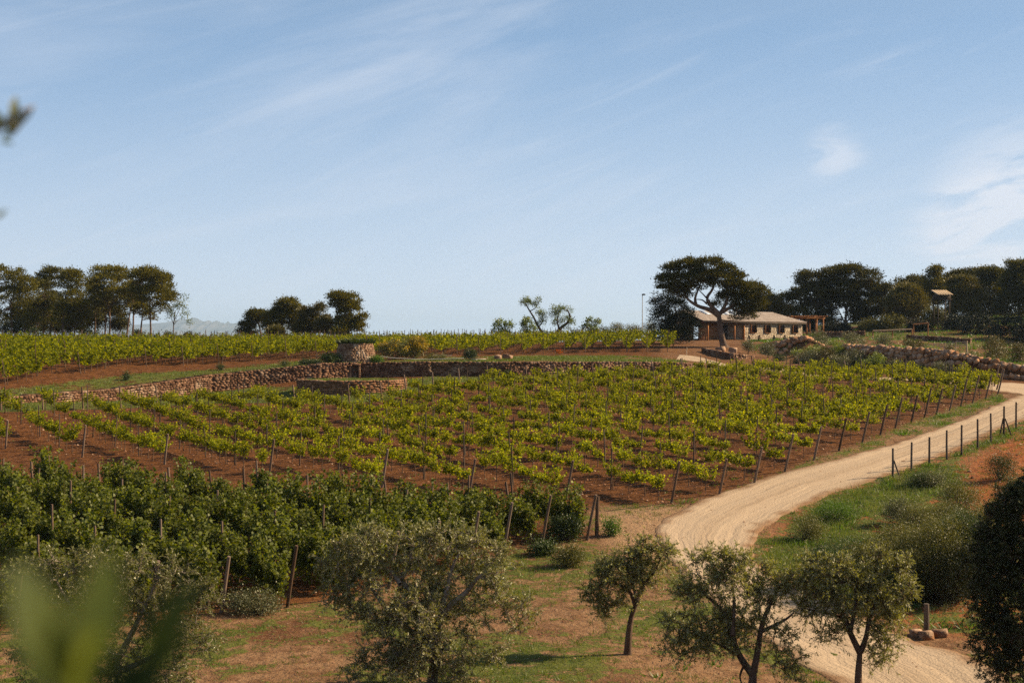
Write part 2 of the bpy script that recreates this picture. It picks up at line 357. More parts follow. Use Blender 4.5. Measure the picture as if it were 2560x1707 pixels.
# ------------------------------------------------------------------ ground materials
def ground_mat():
    m, t = new_mat('ground'); o = N(t, 'ShaderNodeOutputMaterial'); g = N(t, 'ShaderNodeNewGeometry')
    def nz(s, d=5, rough=.55, st=None):
        n = N(t, 'ShaderNodeTexNoise'); n.inputs['Scale'].default_value = s; n.inputs['Detail'].default_value = d; n.inputs['Roughness'].default_value = rough
        if st:
            mp = N(t, 'ShaderNodeMapping'); mp.inputs['Scale'].default_value = st; mp.inputs['Rotation'].default_value = (0, 0, R(-33)); L(t, g.outputs['Position'], mp.inputs[0]); L(t, mp.outputs[0], n.inputs[0])
        else: L(t, g.outputs['Position'], n.inputs[0])
        return n.outputs[0]
    def at(n): a = N(t, 'ShaderNodeAttribute', attribute_name=n); return a.outputs['Fac']
    big, mid, fine, vf = nz(.22), nz(1.6), nz(7), nz(26, 4)
    red = mix_n(t, ramp_n(t, mid, .35, .65), (.066, .025, .008), (.135, .054, .017))
    red = mix_n(t, ramp_n(t, fine, .55, .75), red, (.24, .125, .06))
    tan = mix_n(t, ramp_n(t, mid, .36, .62), (.245, .145, .078), (.155, .080, .040))
    tan = mix_n(t, ramp_n(t, big, .5, .68), tan, (.115, .052, .024))
    tan = mix_n(t, ramp_n(t, fine, .58, .74), tan, (.37, .25, .155))
    ora = mix_n(t, ramp_n(t, mid, .35, .65), (.24, .072, .02), (.32, .12, .042))
    gra = mix_n(t, ramp_n(t, mid, .35, .65), (.04, .068, .011), (.10, .115, .022))
    gra = mix_n(t, ramp_n(t, fine, .5, .7), gra, (.15, .135, .045))
    pale = mix_n(t, ramp_n(t, fine, .4, .7), (.33, .215, .125), (.25, .145, .078)); tan = mix_n(t, ramp_n(t, at('tan'), 1.0, 2.0), tan, pale); col = mix_n(t, math_n(t, 'MINIMUM', at('tan'), 1.0), red, tan); col = mix_n(t, at('orange'), col, ora)
    gw = math_n(t, 'ADD', at('grass'), math_n(t, 'MULTIPLY_ADD', mid, 1.6, -.8))
    gw = math_n(t, 'ADD', gw, math_n(t, 'MULTIPLY_ADD', fine, 1.2, -.6))
    col = mix_n(t, ramp_n(t, gw, .42, .62), col, gra)
    vc = math_n(t, 'MULTIPLY_ADD', vf, .9, .55); vv = N(t, 'ShaderNodeCombineXYZ'); [L(t, vc, vv.inputs[i]) for i in range(3)]
    col = mix_n(t, 1.0, col, vv.outputs[0], 'MULTIPLY')
    p = N(t, 'ShaderNodeBsdfPrincipled'); p.inputs['Roughness'].default_value = .95; p.inputs['Specular IOR Level'].default_value = .1
    L(t, col, p.inputs['Base Color'])
    hgt = math_n(t, 'ADD', math_n(t, 'MULTIPLY', mid, 1.2), math_n(t, 'ADD', math_n(t, 'MULTIPLY', fine, .7), math_n(t, 'MULTIPLY', vf, .3)))
    bn = N(t, 'ShaderNodeBump'); bn.inputs['Strength'].default_value = .9; bn.inputs['Distance'].default_value = .16; L(t, hgt, bn.inputs['Height']); L(t, bn.outputs[0], p.inputs['Normal'])
    L(t, p.outputs[0], o.inputs[0])
ground_mat()
def road_mat():
    m, t = new_mat('road'); o = N(t, 'ShaderNodeOutputMaterial'); g = N(t, 'ShaderNodeNewGeometry')
    a = N(t, 'ShaderNodeAttribute', attribute_name='across'); al = N(t, 'ShaderNodeAttribute', attribute_name='along')
    def nz(s, d=6, vec=None):
        n = N(t, 'ShaderNodeTexNoise'); n.inputs['Scale'].default_value = s; n.inputs['Detail'].default_value = d; L(t, vec or g.outputs['Position'], n.inputs[0]); return n.outputs[0]
    cx = N(t, 'ShaderNodeCombineXYZ'); L(t, math_n(t, 'MULTIPLY', al.outputs['Fac'], .10), cx.inputs[0]); L(t, math_n(t, 'MULTIPLY', a.outputs['Fac'], 9.0), cx.inputs[1])
    streak = nz(2.0, 5, cx.outputs[0]); mid = nz(1.0); fine = nz(14)
    col = mix_n(t, ramp_n(t, mid, .35, .65), (.33, .245, .165), (.385, .29, .20))
    col = mix_n(t, math_n(t, 'MULTIPLY', ramp_n(t, streak, .5, .7), .7), col, (.20, .13, .08))
    # two pale wheel tracks, grittier crown and shoulders between and beside them
    u = a.outputs['Fac']
    tr = math_n(t, 'ABSOLUTE', math_n(t, 'SUBTRACT', math_n(t, 'ABSOLUTE', math_n(t, 'SUBTRACT', u, .5)), .21))
    col = mix_n(t, math_n(t, 'MULTIPLY', ramp_n(t, math_n(t, 'ADD', tr, math_n(t, 'MULTIPLY_ADD', mid, .2, -.1)), .09, .2), .55), (.42, .325, .23), col)
    edge = math_n(t, 'ABSOLUTE', math_n(t, 'SUBTRACT', u, .5))
    col = mix_n(t, ramp_n(t, math_n(t, 'ADD', edge, math_n(t, 'MULTIPLY_ADD', mid, .3, -.15)), .34, .48), col, (.22, .13, .072))
    vc = math_n(t, 'MULTIPLY_ADD', fine, .7, .65); vv = N(t, 'ShaderNodeCombineXYZ'); [L(t, vc, vv.inputs[i]) for i in range(3)]
    col = mix_n(t, 1.0, col, vv.outputs[0], 'MULTIPLY')
    p = N(t, 'ShaderNodeBsdfPrincipled'); p.inputs['Roughness'].default_value = .95; p.inputs['Specular IOR Level'].default_value = .1; L(t, col, p.inputs['Base Color'])
    hgt = math_n(t, 'ADD', math_n(t, 'MULTIPLY', streak, .8), math_n(t, 'MULTIPLY', fine, .5))
    bn = N(t, 'ShaderNodeBump'); bn.inputs['Strength'].default_value = .8; bn.inputs['Distance'].default_value = .09; L(t, hgt, bn.inputs['Height']); L(t, bn.outputs[0], p.inputs['Normal'])
    L(t, p.outputs[0], o.inputs[0])
road_mat()

# ------------------------------------------------------------------ ground sheet
def axis(lo, hi, step, far_, ratio=1.16):
    a = list(np.arange(lo, hi, step)); s = step
    while a[-1] < far_: s *= ratio; a.append(a[-1] + s)
    return a
xa = axis(0, 62, .38, 11000); xs = np.array([-v for v in xa[::-1][:-1]] + xa)
ya = axis(22, 150, .36, 151); ya = ya[:-1] + axis(ya[-2] + .8, 240, .8, 12500)
s_ = 1.0; neg = [21.0]
while neg[-1] > -10: neg.append(neg[-1] - 1.0)
while neg[-1] > -10500: s_ *= 1.4; neg.append(neg[-1] - s_)
ys = np.array(neg[::-1] + ya)
GX, GY = np.meshgrid(xs, ys)
def pg(*p): return gp_many(p)
Z = {
 'main': pg((-150, 1105), (0, 1118), (290, 1150), (480, 1165), (700, 1190), (900, 1215), (1080, 1225), (1370, 1245), (1650, 1260), (1790, 1235), (1880, 1205), (1990, 1162), (2080, 1130), (2180, 1095), (2290, 1050), (2400, 1015), (2490, 985),
            (2480, 962), (2350, 952), (2200, 944), (2000, 938), (1900, 932), (1750, 942), (1500, 955), (1350, 962), (1200, 966), (1030, 988), (930, 1010), (820, 1020), (700, 1012), (560, 1012), (400, 1017), (150, 1024), (-150, 1034)),
 'near': pg((1486, 1345), (1290, 1370), (1180, 1410), (1000, 1460), (780, 1510), (620, 1525), (450, 1530), (200, 1560), (-150, 1600), (-250, 1235), (0, 1232), (300, 1245), (600, 1265), (900, 1290), (1200, 1300), (1400, 1300), (1480, 1318)),
 'belt': pg((-100, 1012), (174, 1005), (272, 1002), (525, 980), (640, 967), (802, 948), (1077, 942), (1264, 942), (1400, 936), (1740, 926), (1740, 932), (1400, 945), (1300, 950), (1130, 957), (1020, 987), (960, 1002), (850, 1012), (700, 1008), (560, 1008), (430, 1014), (250, 1024), (-100, 1038)),
 'verge': pg((1500, 1262), (1660, 1262), (1800, 1236), (1890, 1206), (2000, 1163), (2090, 1130), (2190, 1095), (2300, 1050), (2400, 1016), (2480, 990), (2530, 985), (2500, 1003), (2400, 1047), (2260, 1096), (2090, 1142), (1900, 1193), (1760, 1240), (1650, 1278)),
 'bank': pg((1905, 1400), (1930, 1340), (1970, 1295), (2100, 1230), (2235, 1192), (2400, 1128), (2560, 1058), (2750, 1000), (2750, 1060), (2560, 1100), (2430, 1130), (2420, 1250), (2450, 1420), (2650, 1500), (2650, 1650), (2440, 1600), (2300, 1575), (2150, 1510), (1960, 1440)),
 'apron': pg((1500, 1275), (1600, 1268), (1720, 1262), (1700, 1330), (1680, 1400), (1640, 1440), (1560, 1400), (1515, 1350), (1490, 1320)),
 'orange': pg((2415, 1240), (2420, 1150), (2560, 1075), (2800, 1030), (2800, 1290), (2480, 1330)),
 'front': pg((1500, 1262), (1660, 1262), (1800, 1236), (1890, 1206), (2000, 1163), (2190, 1095), (2400, 1016), (2490, 985), (2800, 985), (2800, 1760), (-300, 1760), (-300, 1600), (200, 1560), (620, 1525), (780, 1505), (1000, 1455), (1180, 1405), (1290, 1365), (1492, 1340), (1440, 1300)),
}
Z['upleft'] = np.array([pp(*p)[:2] for p in [(-500, 0, 97.4), (0, 0, 103.4), (174, 0, 109.4), (272, 0, 113.4), (525, 0, 123.9), (640, 0, 126.6), (802, 0, 128.5), (899, 0, 130.5), (1077, 0, 131), (1077, 0, 139), (900, 0, 138), (752, 0, 137), (594, 0, 131), (350, 0, 123), (180, 0, 115.5), (0, 0, 108), (-500, 0, 101)]])
Z['upright'] = np.array([pp(*p)[:2] for p in [(1077, 0, 131), (1264, 0, 131.5), (1500, 0, 134.5), (1700, 0, 138.5), (1720, 0, 147), (1580, 0, 150), (1260, 0, 146), (1077, 0, 141)]])
Z['terr'] = np.array([pp(*p)[:2] for p in [(1900, 0, 159), (2090, 0, 157), (2100, 0, 142), (2330, 0, 132), (2560, 0, 125.5), (2900, 0, 119), (3000, 0, 230), (1900, 0, 230), (1860, 0, 170)]])
def attrs(x, y):
    near_ = (np.abs(x) < 70) & (y > 20) & (y < 245)
    t = np.zeros(x.shape); g = np.zeros(x.shape); o = np.zeros(x.shape)
    X, Y = x[near_], y[near_]
    f = poly_soft(X, Y, Z['front'], .6); n1 = wob(X, Y, 1.5); n2 = wob(X + 31, Y, 4.5)
    bt = poly_soft(X, Y, Z['belt'], .5); vg = poly_soft(X, Y, Z['verge'], .5); bk = poly_soft(X, Y, Z['bank'], .8)
    ul = poly_soft(X, Y, Z['upleft'], .6); ur = poly_soft(X, Y, Z['upright'], .6); te = poly_soft(X, Y, Z['terr'], 1.)
    ring = sstep((RING_R - .1 - np.hypot(X - RING_C[0], Y - RING_C[1])) / .4)
    rr = X > 12
    tt = np.maximum.reduce([f, ur * .6, bt * .45 * (X > -12), ring * .3, (Y > 130) * (Y < 190) * sstep((X - 14) / 3) * .55])
    gg = np.maximum.reduce([f * np.clip(.46 + .32 * n2 + .22 * n1, 0, .85), bt * np.clip(.78 - .35 * sstep((X + 5) / 8) + .2 * n2, 0, 1), ring * .8, vg * np.clip(.55 + .3 * n1, 0, 1), bk * np.clip(.82 + .4 * n2, .2, 1),
                            ul * np.clip(.6 + .35 * n2, .1, 1), ur * np.clip(.55 + .3 * n2, 0, 1), te * np.clip(.42 + .35 * n2, 0, 1)])
    oo = np.maximum(poly_soft(X, Y, Z['orange'], 1.0), bk * .8)
    ap = poly_soft(X, Y, Z['apron'], 1.2); tt = tt + ap; gg = gg * (1 - .95 * ap)
    gg = gg * (1 - .93 * poly_soft(X, Y, Z['orange'], 1.0))
    t[near_] = tt; g[near_] = gg; o[near_] = oo
    fr = ~near_; g[fr] = .7; t[fr] = .3
    return t, g, o
GZ = H(GX, GY)
AT, AG, AO = attrs(GX, GY)
till = ((np.abs(GX) < 65) & (GY > 30) & (GY < 200))
GZ = GZ + np.where(till, .035 * wob(GX, GY, .42) * (1 - AT * .6), 0)
gg = G(); ny, nx = GX.shape
idx = np.arange(ny * nx).reshape(ny, nx)
gg.add(np.stack([GX, GY, GZ], -1).reshape(-1, 3), np.stack([idx[:-1, :-1], idx[:-1, 1:], idx[1:, 1:], idx[1:, :-1]], -1).reshape(-1, 4))
ground = gg.build('ground', 'ground', smooth=True, kind='structure')
ground['label'] = 'red-brown vineyard soil and tan dirt with patches of grass'
for nm, ar in (('tan', AT), ('grass', AG), ('orange', AO)):
    a = ground.data.attributes.new(nm, 'FLOAT', 'POINT'); a.data.foreach_set('value', ar.ravel().astype(np.float32))

def resample(P, n):
    P = curve_pts(P, n * 2); d = np.concatenate([[0], np.cumsum(np.linalg.norm(np.diff(P, axis=0), axis=1))])
    t = np.linspace(0, d[-1], n); return np.stack([np.interp(t, d, P[:, k]) for k in range(P.shape[1])], 1)
def road(name, Lp, Rp, n, label):
    A = resample(pg(*Lp), n); B = resample(pg(*Rp), n); m = 25
    u = np.linspace(0, 1, m)[None, :, None]
    k = np.arange(n)
    A = A + (B - A) * (.03 * wob(k * .5, k * 0, 3.) + .018 * wob(k * .5, k * 0 + 4, .8))[:, None]; B = B + (B - A) * (.03 * wob(k * .5, k * 0 + 9, 3.) + .018 * wob(k * .5, k * 0 + 14, .8))[:, None]
    P = A[:, None] * (1 - u) + B[:, None] * u
    e = np.minimum(u, 1 - u)[..., 0]
    rut = .03 * np.exp(-((np.abs(u[..., 0] - .5) - .21) / .07) ** 2)
    z = H(P[..., 0], P[..., 1]) - .12 + .16 * sstep(e / .05) - rut
    z = z + .012 * wob(P[..., 0], P[..., 1], .5)
    g = G(); id_ = np.arange(n * m).reshape(n, m)
    g.add(np.dstack([P, z]).reshape(-1, 3), np.stack([id_[:-1, :-1], id_[:-1, 1:], id_[1:, 1:], id_[1:, :-1]], -1).reshape(-1, 4))
    o = g.build(name, 'road', smooth=True, kind='structure'); o['label'] = label
    mid = (A + B) / 2; d = np.concatenate([[0], np.cumsum(np.linalg.norm(np.diff(mid, axis=0), axis=1))])
    a = o.data.attributes.new('across', 'FLOAT', 'POINT'); a.data.foreach_set('value', np.broadcast_to(u[..., 0], (n, m)).ravel().astype(np.float32))
    a = o.data.attributes.new('along', 'FLOAT', 'POINT'); a.data.foreach_set('value', np.broadcast_to(d[:, None], (n, m)).ravel().astype(np.float32))
    return A, B
RDL, RDR = road('dirt_road', [(2260, 1790), (2060, 1700), (1930, 1620), (1780, 1520), (1695, 1435), (1640, 1365), (1645, 1302), (1740, 1251), (1900, 1197), (2090, 1145), (2260, 1098), (2400, 1050), (2500, 1005), (2560, 984), (2660, 968)],
     [(2660, 1790), (2480, 1660), (2300, 1600), (2130, 1530), (1970, 1460), (1900, 1400), (1900, 1345), (1955, 1298), (2090, 1235), (2235, 1187), (2400, 1122), (2560, 1052), (2650, 1018), (2720, 1000), (2780, 990)], 260, 'pale winding dirt road with wheel ruts')
road('farm_track', [(2660, 1008), (2560, 990), (2490, 979), (2400, 963), (2200, 951), (2000, 938), (1850, 924), (1790, 914), (1735, 905), (1690, 900)],
     [(2680, 968), (2560, 958), (2480, 954), (2380, 950), (2200, 943), (2000, 929), (1850, 914), (1790, 903), (1740, 891), (1700, 886)], 120, 'pale dirt track at the foot of the boulder wall, leading up to the house')

# ------------------------------------------------------------------ materials of things
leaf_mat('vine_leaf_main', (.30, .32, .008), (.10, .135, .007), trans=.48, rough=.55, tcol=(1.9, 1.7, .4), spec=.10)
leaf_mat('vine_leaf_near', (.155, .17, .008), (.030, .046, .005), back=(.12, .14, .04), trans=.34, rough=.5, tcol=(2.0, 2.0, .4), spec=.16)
leaf_mat('vine_leaf_upper', (.24, .26, .006), (.08, .11, .006), trans=.44, rough=.55, tcol=(1.9, 1.7, .4), spec=.10)
leaf_mat('olive_leaf', (.21, .205, .05), (.085, .09, .022), back=(.36, .36, .20), trans=.30, rough=.45, tcol=(2.0, 2.0, .5), spec=.35)
leaf_mat('olive_leaf_yellow', (.14, .14, .022), (.065, .075, .014), back=(.22, .22, .10), trans=.25, rough=.4, tcol=(2.0, 2.0, .6), spec=.5)
leaf_mat('olive_leaf_shaded', (.060, .070, .016), (.026, .034, .008), back=(.05, .06, .03), trans=.10, rough=.5, spec=.2)  # shade put into the leaf colour: black tree's near side and bank hollow
leaf_mat('olive_bush_leaf', (.12, .125, .05), (.065, .075, .03), back=(.15, .16, .09), trans=.15, rough=.5)
leaf_mat('pine_needle', (.15, .14, .018), (.045, .050, .010), trans=.24, rough=.6, tcol=(2.2, 1.9, .5), spec=.2)
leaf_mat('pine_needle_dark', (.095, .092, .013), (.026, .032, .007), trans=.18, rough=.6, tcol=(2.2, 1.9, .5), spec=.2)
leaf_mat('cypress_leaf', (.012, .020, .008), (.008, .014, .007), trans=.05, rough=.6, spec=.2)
leaf_mat('oak_leaf', (.12, .10, .018), (.06, .062, .013), trans=.15, rough=.5)
leaf_mat('green_leaf', (.16, .21, .03), (.075, .11, .02), trans=.3, rough=.45)
leaf_mat('shrub_leaf', (.045, .07, .014), (.025, .045, .010), trans=.2, rough=.5)
leaf_mat('scrub_leaf', (.135, .135, .018), (.045, .055, .009), trans=.2, rough=.5, back=(.14, .14, .05))
leaf_mat('grass_blade', (.11, .14, .018), (.06, .095, .012), trans=.3, rough=.5, tcol=(2.0, 2.0, .6), big=(.17, .155, .05))
leaf_mat('weed_leaf', (.08, .14, .018), (.05, .10, .014), trans=.3, rough=.5, tcol=(2.0, 2.1, .5))
leaf_mat('pale_weed', (.20, .20, .10), (.12, .14, .05), trans=.25, rough=.6, tcol=(1.6, 1.6, .9))
leaf_mat('yellow_flower', (.62, .43, .015), (.45, .30, .012), trans=.3, rough=.6, tcol=(1.3, 1.2, .5))
leaf_mat('orange_flower', (.55, .12, .012), (.45, .09, .01), trans=.3, rough=.6, tcol=(1.2, 1.0, .5))
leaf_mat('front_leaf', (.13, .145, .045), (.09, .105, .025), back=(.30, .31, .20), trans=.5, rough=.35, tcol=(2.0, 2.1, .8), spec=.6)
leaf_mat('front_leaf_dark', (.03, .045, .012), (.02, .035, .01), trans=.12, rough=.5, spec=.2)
solid_mat('bark', (.13, .085, .06), (.07, .045, .032), scale=6, stretch=(1, 1, .3), bump=.6, bscale=14)
solid_mat('bark_pale', (.30, .25, .205), (.17, .135, .105), scale=5, stretch=(1, 1, .4), bump=.5, bscale=14)
solid_mat('bark_pine', (.17, .11, .075), (.08, .052, .038), scale=3, stretch=(1, 1, .3), bump=.5, bscale=8)
solid_mat('vine_wood', (.13, .08, .05), (.07, .045, .03), scale=8, bump=.3)
solid_mat('post_wood', (.17, .115, .08), (.095, .06, .042), scale=5, stretch=(1, 1, .2), bump=.4, bscale=18, objrand=.4, c3=(.22, .17, .135))
solid_mat('post_dark', (.10, .072, .052), (.055, .04, .03), scale=5, stretch=(1, 1, .2), bump=.4, bscale=18, objrand=.3)
solid_mat('stone', (.185, .098, .055), (.10, .048, .026), scale=2.2, bump=.5, bscale=9, island=.38, c3=(.25, .165, .11))
solid_mat('stone_part', (.25, .155, .09), (.145, .075, .04), scale=2.2, bump=.6, bscale=7, objrand=.35, c3=(.24, .11, .05))
solid_mat('hut_stone', (.27, .165, .10), (.16, .085, .05), scale=2.2, bump=.5, bscale=9, island=.38, c3=(.33, .24, .17))
solid_mat('boulder', (.34, .23, .155), (.19, .10, .058), scale=1.6, bump=.6, bscale=6, objrand=.3, c3=(.40, .19, .08))
solid_mat('wall_core', (.10, .058, .036), (.06, .035, .022), scale=4, bump=.6, bscale=12)
solid_mat('clod', (.24, .12, .065), (.15, .065, .035), scale=5, bump=0, island=.4, c3=(.36, .24, .16))
solid_mat('house_stone', (.48, .40, .30), (.35, .27, .19), scale=2.5, bump=.4, bscale=10, island=.2)
solid_mat('house_wall', (.46, .38, .28), (.38, .30, .21), scale=1.5, bump=.25, bscale=9)
solid_mat('house_brown', (.30, .17, .085), (.22, .115, .055), scale=1.5, bump=.25, bscale=9)
solid_mat('roof_tile', (.44, .38, .34), (.34, .28, .245), scale=1.2, bump=.3, bscale=8, objrand=.2)
solid_mat('roof_board', (.11, .06, .035), (.07, .04, .025), scale=3)
solid_mat('timber', (.34, .15, .055), (.22, .09, .035), scale=3, stretch=(1, 1, .3), bump=.3)
solid_mat('timber_pale', (.50, .38, .26), (.38, .27, .17), scale=3, bump=.3)
solid_mat('timber_dark', (.06, .042, .032), (.035, .026, .02), scale=3, bump=.3)
solid_mat('sky_tint_metal', (.42, .47, .55), (.36, .42, .50), scale=1, bump=0, rough=.35, spec=.6)  # pale blue base colour paints the sky's reflection on the roof panels
solid_mat('white_pole', (.55, .55, .52), (.45, .45, .43), scale=2, bump=0, rough=.5)
solid_mat('pale_hose', (.60, .56, .48), (.48, .44, .37), scale=2, bump=0, rough=.6)
solid_mat('blue_band', (.02, .10, .35), (.02, .08, .28), scale=2, bump=0, rough=.5)
m_, t_ = new_mat('glass'); o_ = N(t_, 'ShaderNodeOutputMaterial'); p_ = N(t_, 'ShaderNodeBsdfPrincipled'); p_.inputs['Base Color'].default_value = (.02, .03, .05, 1); p_.inputs['Roughness'].default_value = .08; p_.inputs['Specular IOR Level'].default_value = 1.0
L(t_, p_.outputs[0], o_.inputs[0])
solid_mat('mountain_rock', (.13, .12, .11), (.05, .055, .045), scale=.004, bump=0, detail=8)
solid_mat('hill_green', (.06, .08, .04), (.09, .10, .05), scale=.003, bump=0)
# ------------------------------------------------------------------ mountains and far plain
def mountain():
    D0 = 15000.0; sc = D0 / FPX
    pr = [(-700, 842), (-200, 830), (100, 822), (220, 818), (330, 812), (414, 806), (441, 800), (460, 799), (474, 797), (485, 793), (495, 797), (509, 804), (521, 800.5), (531, 805), (542, 800.5), (553, 807), (568, 808), (571, 801.5), (574, 808), (585, 808), (600, 809), (621, 807), (640, 805), (680, 807), (740, 808), (800, 811), (821, 813), (850, 824), (880, 836), (889, 838), (898, 833), (906, 831), (915, 834), (930, 839), (980, 842), (1100, 846), (1300, 849), (1700, 852)]
    pr = np.array(pr, float); X = np.arange(-700, 1700, 2.5); tz = np.interp(X, pr[:, 0], pr[:, 1]); 
    jag = np.where((X > 440) & (X < 830), 1.0, .35)
    r = np.random.default_rng(5)
    tz = tz + (r.normal(size=len(X)) * .5 + np.sin(X * .9) * .5) * jag
    top = (853.5 - tz) * sc
    rows = np.linspace(0, 1, 15); V = []
    for k, u in enumerate(rows):
        n = np.interp(X, X[::8], r.normal(size=len(X[::8]))) if k else 0
        y = D0 - u * 2200 + 110 * n * math.sin(u * 3.1)
        z = top * (1 - u) ** .8 + -150 * u + (7 * n if k else 0) * (1 - u)
        V.append(np.stack([(X - 1280) * sc, y + 0 * X, z + EYE + 0 * X], 1))
    back = np.stack([(X - 1280) * sc, np.full(len(X), D0 + 1200), np.full(len(X), -150. + EYE)], 1); V.insert(0, back)
    V = np.array(V); m = len(X); k = len(V); g = G(); id_ = np.arange(k * m).reshape(k, m)
    g.add(V.reshape(-1, 3), np.stack([id_[:-1, :-1], id_[1:, :-1], id_[1:, 1:], id_[:-1, 1:]], -1).reshape(-1, 4))
    o = g.build('mountains', 'mountain_rock', kind='structure'); o['label'] = 'blue jagged mountain range far beyond the pines'
mountain()

# ------------------------------------------------------------------ dry-stone walls
def stone_box(g, c, s, ax, r):
    """irregular stone: centre c, size s along (ax, normal, up); five visible sides"""
    j = .16
    l, d, h = s; q = np.array([[-1, -1, -1], [1, -1, -1], [1, 1, -1], [-1, 1, -1], [-1, -1, 1], [1, -1, 1], [1, 1, 1], [-1, 1, 1]], float) * .5
    q = q * (1 + r.uniform(-j, j, q.shape)) ; q[[0, 1, 4, 5], 1] *= 1.0
    q = q * [l, d, h]; nrm = np.array([-ax[1], ax[0]])
    v = np.stack([c[0] + q[:, 0] * ax[0] + q[:, 1] * nrm[0], c[1] + q[:, 0] * ax[1] + q[:, 1] * nrm[1], c[2] + q[:, 2]], 1)
    g.add(v, BOXF)
def line_wall(P, zb, zt, thick, label, cat='wall', lean=.0, length=.34, course=.15, name='dry_stone_wall', ends=False, door=None):
    """P: plan polyline of the face; zb, zt: base and top heights at its points. face looks to the right side of P's direction (towards the camera)"""
    P = np.asarray(P, float); seg = np.linalg.norm(np.diff(P, axis=0), axis=1); S = np.concatenate([[0], np.cumsum(seg)]); T = S[-1]
    r = np.random.default_rng(int(T * 100))
    def at(s): return np.array([np.interp(s, S, P[:, 0]), np.interp(s, S, P[:, 1])])
    def dr(s): a = at(min(s + .05, T)) - at(max(s - .05, 0)); return a / np.linalg.norm(a)
    def fz(s, z): return np.interp(s, S, z)
    root = thing(name, (P[0][0], P[0][1], zb[0]), label, cat); o3 = np.array([P[0][0], P[0][1], zb[0]])
    g = G(); ss = np.linspace(0, T, max(2, int(T / .8)))
    V = []
    for s in ss:
        p = at(s); d = dr(s); n = np.array([-d[1], d[0]]); a, b = fz(s, zb) - .25, fz(s, zt) - .05
        f0 = p + n * .10; f1 = p + n * thick
        V += [[*f0, a], [*f0, b], [*f1, b], [*f1, a]]
    V = np.array(V) - o3; k = np.arange(len(ss) - 1)[:, None] * 4
    F = np.concatenate([k + np.array([[0, 4, 5, 1]]), k + np.array([[1, 5, 6, 2]]), k + np.array([[2, 6, 7, 3]])]); g.add(V, F)
    g.add(V[:4], [[0, 1, 2, 3]]); g.add(V[-4:], [[3, 2, 1, 0]])
    g.build('core', 'wall_core', root)
    g = G(); nc = 60
    zmin = min(zb) - .1; zmax = max(zt)
    for i in range(int((zmax - zmin) / course) + 2):
        s = r.uniform(0, length)
        while s < T:
            l = r.uniform(.5, 1.45) * length; sm = min(s + l / 2, T)
            z0, z1 = fz(sm, zb) - .12, fz(sm, zt); zc = zmin + (i + .5) * course + r.uniform(-.025, .025) + .04 * math.sin(s * 1.3 + i)
            if door and door[0] < sm < door[1] and zc < door[2]: s += l; continue
            if z0 < zc < z1 + .02:
                p = at(sm); d = dr(sm); n = np.array([-d[1], d[0]]); c = p + n * (.08 + r.uniform(-.035, .03))
                stone_box(g, np.array([*c, zc]) - o3, (l * .93, .22, course * r.uniform(.8, 1.1)), d, r)
            s += l
    s = 0                                                   # cap stones
    while s < T:
        l = r.uniform(.25, .5); sm = min(s + l / 2, T); p = at(sm); d = dr(sm); n = np.array([-d[1], d[0]])
        stone_box(g, np.array([*(p + n * thick * .5), fz(sm, zt) + r.uniform(-.02, .05)]) - o3, (l * .96, thick + .08, .13), d, r); s += l
    if ends:
        for e in (0, T):
            p = at(e); d = dr(e); n = np.array([-d[1], d[0]]); z = fz(e, zb) - .1
            while z < fz(e, zt) - .05:
                stone_box(g, np.array([*(p + n * thick * .5), z + .09]) - o3, (.24, thick * .9, .17), d, r); z += .18
    g.build('stones', 'stone', root, kind='stuff')
    return root
def W3(*pts):      # (px, y_top, y_bottom, D)
    P = np.array([pp(a, 0, d)[:2] for a, t, b, d in pts]); zb = [EYE - (b - 853.5) / FPX * d for a, t, b, d in pts]; zt = [EYE - (t - 853.5) / FPX * d for a, t, b, d in pts]
    return P - np.array([0, .50]), zb, zt
P, zb, zt = W3((-600, 1012, 1030, 96), (-200, 1003, 1020, 100.6), (0, 996.5, 1012, 103), (174, 981, 1004, 109), (272, 975.5, 1001, 113), (400, 958, 990, 118.2), (530, 939, 979, 123.6))
line_wall(P, zb, zt, .85, 'low reddish dry-stone wall running from the left edge up to the taller dark wall', ends=True)
P, zb, zt = W3((533, 939, 974, 123.9), (640, 928, 964, 126.2), (802, 911, 948, 128))
line_wall(P, zb, zt, .85, 'tall dark dry-stone wall left of the round stone hut, its top rising to the right', ends=True)
P, zb, zt = W3((804, 909, 944, 128.15), (899, 909, 943.5, 130), (1075, 905.5, 940, 130.5))
sA = (pp(879, 0, 129.9)[0] - P[0][0]) * 1.0; sB = (pp(900, 0, 130.2)[0] - P[0][0]) * 1.0
wall_hut = line_wall(P, zb, zt, .85, 'dry-stone wall with a dark doorway under the round stone hut', ends=True, door=(sA, sB, zt[1] - .12))
# doorway: recess, jambs and lintel
dm = (np.interp((sA + sB) / 2, [0, 99], [P[0][0], P[0][0] + 99])); dy = np.interp(dm, P[:, 0], P[:, 1]); zb_d = np.interp(dm, P[:, 0], zb)
g = G(); hgt = zt[1] - zb_d - .1
box(g, (0, .09, hgt / 2), (sB - sA - .06, .03, hgt)); g.build('door', 'timber_dark', wall_hut, loc=(dm - P[0][0], dy - P[0][1], zb_d - zb[0]))
g = G(); box(g, (0, -.02, hgt + .02), (sB - sA + .35, .26, .17), jit=.01); g.build('lintel', 'stone_part', wall_hut, loc=(dm - P[0][0], dy - P[0][1], zb_d - zb[0]))
for s in (-1, 1):
    g = G()
    for k in range(6): box(g, (s * ((sB - sA) / 2 + .04), -.02, .1 + k * .2), (.2, .26, .185), jit=.012)
    g.build('door_jamb', 'stone_part', wall_hut, loc=(dm - P[0][0], dy - P[0][1], zb_d - zb[0]))
P, zb, zt = W3((1077, 906, 941, 130.7), (1264, 906.5, 941, 131), (1500, 906, 931, 134), (1700, 907, 927, 138), (1762, 912, 921, 142))
